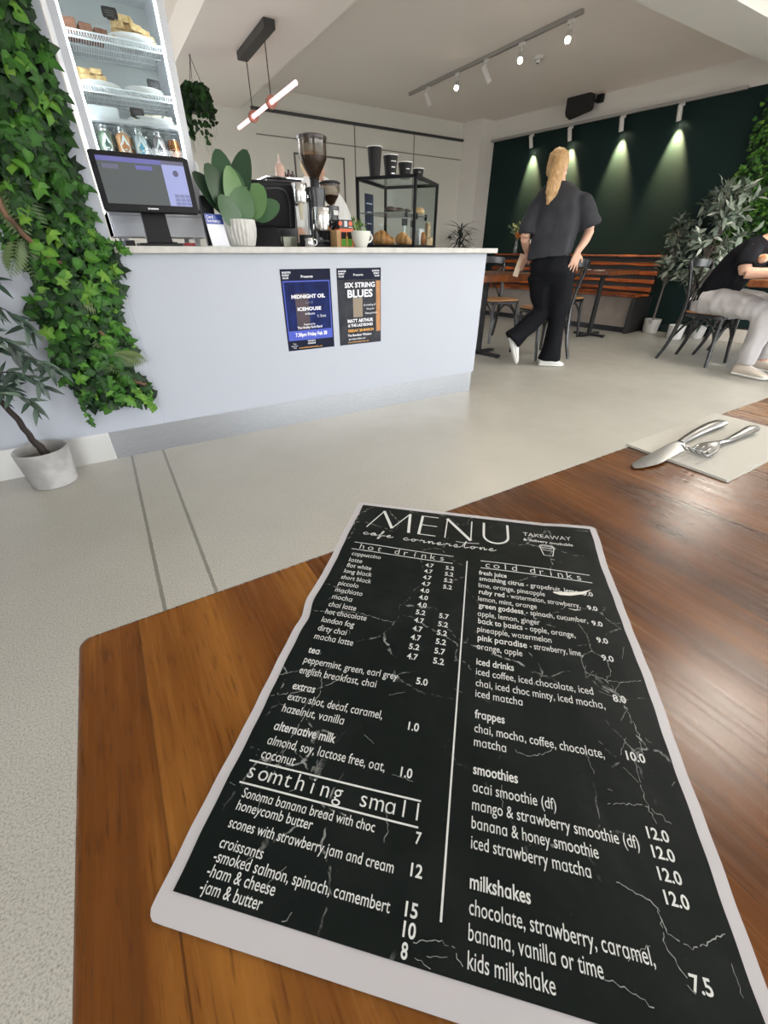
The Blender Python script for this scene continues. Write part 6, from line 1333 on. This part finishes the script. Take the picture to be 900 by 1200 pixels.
b = MB(); P = [tl_[0]+Vector((.028*math.cos(a), .02*math.sin(a), .026*math.sin(a+1))) for a in [2*PI*k/16 for k in range(17)]]; b.tube(P, .006, 8); part('hair_tie', b, plast, wm, 0, 60)
cd = thing('menu_slip', 'cream card held in the left hand of the standing person', 'card', Matrix.Translation((3.43, 2.822, 0)) @ Matrix.Rotation(rad(-31.5), 4, 'Z') @ Vector((-.222, .175, .845)), rot=(0, rad(14), rad(-25)))
b = MB(); b.box(-.026, .026, -.002, .002, -.095, .085); part('card', b, mat('cream card', (.62, .50, .38), .6), cd, .0008)

# ---- the person at the right edge
sp_ = thing('person', 'seated person in black t-shirt and grey sweatpants leaning on a table', 'person', (4.97, 2.05, 0), 0)
O_ = Vector((4.97, 2.05, 0)); Lc = lambda x, y, z: Vector((x, y, z))-O_
b = MB()
b.stack([(0, .05, .50, .17, .13), (0, .04, .60, .165, .13), (-.01, -.03, .78, .165, .125, Matrix.Rotation(rad(14), 3, 'X')), (-.02, -.12, .93, .185, .12, Matrix.Rotation(rad(22), 3, 'X')), (-.02, -.175, 1.01, .16, .085, Matrix.Rotation(rad(28), 3, 'X')), (-.02, -.21, 1.05, .07, .06, Matrix.Rotation(rad(28), 3, 'X'))], 22)
limb(b, [Lc(4.95, 1.85, 1.03), Lc(4.95, 1.80, 1.09), Lc(4.95, 1.765, 1.14)], [.06, .056, .056]); P2, R_2 = head(b, Lc(4.95, 1.735, 1.20), (0, -1, -.35), 1.)
for s in (-1, 1):
    e = Lc(4.95+s*.24, 1.835, .80); limb(b, [Lc(4.95+s*.17, 1.885, .985), Lc(4.95+s*.215, 1.88, .89), e], [.058, .05, .043]); w_ = Lc(4.95+s*.12, 1.575, .802); limb(b, [e, (e+w_)/2, w_], [.045, .040, .028])
    hand(b, w_, (-.5*s, -1, -.05), (0, 0, 1), 1., s, .5, .08)
    limb(b, [Lc(4.95+s*.10, 2.06, .54), Lc(4.95+s*.15, 1.80, .535), Lc(4.95+s*.165, 1.60, .505)], [.09, .08, .06]); limb(b, [Lc(4.95+s*.165, 1.60, .505), Lc(4.95+s*.175, 1.58, .3), Lc(4.95+s*.18, 1.565, .07)], [.06, .055, .038])
me = bake(b, 'body', .0065, 4); link('body', me, skin, sp_, 0, 180)
b = MB(); Rx = lambda a: Matrix.Rotation(rad(a), 3, 'X')
b.stack([(0, .06, .545, .195, .155), (0, .05, .62, .195, .155), (-.01, -.02, .78, .195, .15, Rx(14)), (-.02, -.11, .93, .21, .14, Rx(22)), (-.02, -.168, 1.01, .185, .105, Rx(28)), (-.02, -.20, 1.045, .09, .075, Rx(28))], 26)
for s in (-1, 1): b.tube(cr([Lc(4.95+s*.14, 1.885, .985), Lc(4.95+s*.205, 1.882, .92), Lc(4.95+s*.232, 1.865, .85)], 4), [.072, .076, .078], 18)
me = bake(b, 'tshirt', .008, 4); crumple(me, 8, .008, 7.); link('tshirt', me, mat('black t-shirt', (.010, .010, .013), .85, spec=.1, bump=.3, bscale=9), sp_, 0, 180)
b = MB(); b.ell(Lc(4.795, 1.785, .905), (.026, .045, .034), 16, 10); part('shirt_print', b, mat('orange shirt print', (.60, .22, .06), .8, col2=(.70, .62, .50), nscale=22), sp_, 0, 180, 'orange printed motif on the black t-shirt')
b = MB(); b.stack([(0, .06, .465, .185, .17), (0, .06, .54, .195, .165), (0, .05, .62, .185, .15)], 24)
for s in (-1, 1):
    limb(b, [Lc(4.95+s*.09, 2.12, .555), Lc(4.95+s*.14, 1.86, .555), Lc(4.95+s*.165, 1.64, .52), Lc(4.95+s*.172, 1.585, .43), Lc(4.95+s*.178, 1.575, .26), Lc(4.95+s*.18, 1.565, .105)], [.115, .105, .088, .085, .078, .066], 20)
me = bake(b, 'sweatpants', .008, 5); crumple(me, 9, .012, 12.); link('sweatpants', me, mat('grey marl fleece', (.44, .42, .43), .9, col2=(.50, .48, .485), nscale=6, bump=.3, bscale=14), sp_, 0, 180)
cs = mat('cream sneaker', (.60, .53, .45), .6)
for s in (-1, 1): shoe(sp_, Lc(4.95+s*.182, 1.635, 0), Lc(4.95+s*.185, 1.36, 0), (0, 0, 1), cs, sole, 1.25)
b = MB(); b.ell(P2(0, -.02, .035), (.082, .094, .084), 20, 14, R_2); b.ell(P2(0, -.05, -.03), (.07, .055, .07), 16, 10, R_2); me = bake(b, 'hair', .007, 3); link('hair', me, mat('dark brown hair', (.035, .018, .01), .5, bump=.6, bscale=50), sp_, 0, 180)

# ---- the person working behind the counter (mostly hidden by the grinders)
ba = thing('person', 'person in white top behind the counter, mostly hidden by the coffee grinder', 'person', (1.69, 3.80, 0), 0)
b = MB(); b.stack([(0, 0, .82, .17, .11), (0, 0, .95, .16, .11), (0, -.01, 1.15, .17, .12), (-.01, -.02, 1.28, .17, .11), (-.02, -.03, 1.36, .10, .08), (-.03, -.035, 1.40, .058, .055)], 20)
limb(b, [(-.03, -.035, 1.36), (-.035, -.045, 1.42)], [.055, .052]); P3, R_3 = head(b, (-.04, -.06, 1.465), (.45, -.75, -.35), .95)
for s in (-1, 1):
    limb(b, [(s*.16, -.02, 1.30), (s*.22, -.03, 1.14), (s*.19, -.10, 1.02)], [.05, .045, .038]); limb(b, [(s*.19, -.10, 1.02), (s*.13, -.17, 1.00), (s*.08, -.22, 1.0)], [.038, .034, .026]); hand(b, (s*.075, -.225, 1.0), (-s*.4, -1, .1), (0, 0, 1), .95, s, .8, .06)
    limb(b, [(s*.085, 0, .84), (s*.09, 0, .46), (s*.09, .02, .08)], [.085, .055, .038])
me = bake(b, 'body', .0068, 4); link('body', me, skin, ba, 0, 180)
b = MB(); b.stack([(0, 0, .86, .195, .14), (.01, 0, 1.0, .205, .145), (.012, -.005, 1.15, .215, .15), (.01, -.012, 1.26, .20, .14), (.0, -.01, 1.35, .175, .125), (-.01, -.015, 1.41, .12, .10), (-.02, -.02, 1.435, .08, .08)], 26)
for s in (-1, 1): b.tube(cr([(s*.13, -.02, 1.30), (s*.20, -.028, 1.2), (s*.215, -.035, 1.10)], 4), [.07, .072, .07], 16)
me = bake(b, 'tshirt', .009, 4); crumple(me, 8, .006, 3.); link('tshirt', me, mat('white cotton top', (.86, .86, .85), .85), ba, 0, 180)
b = MB(); b.stack([(0, 0, .94, .165, .12), (0, 0, .80, .18, .125)], 22)
for s in (-1, 1): limb(b, [(s*.09, 0, .82), (s*.092, 0, .46), (s*.092, .02, .07)], [.10, .078, .06], 18)
me = bake(b, 'trousers', .009, 4); link('trousers', me, blk, ba, 0, 180)
for s in (-1, 1): shoe(ba, (s*.09, .07, 0), (s*.10, -.17, 0), (0, 0, 1), plast, plast)
b = MB(); b.ell(P3(0, -.03, .028), (.080, .090, .082), 20, 14, R_3); b.ell(P3(-.05, -.05, -.03), (.055, .055, .075), 16, 10, R_3); me = bake(b, 'hair', .007, 3); link('hair', me, mat('blond hair', (.52, .36, .19), .5, bump=.6, bscale=40), ba, 0, 180)
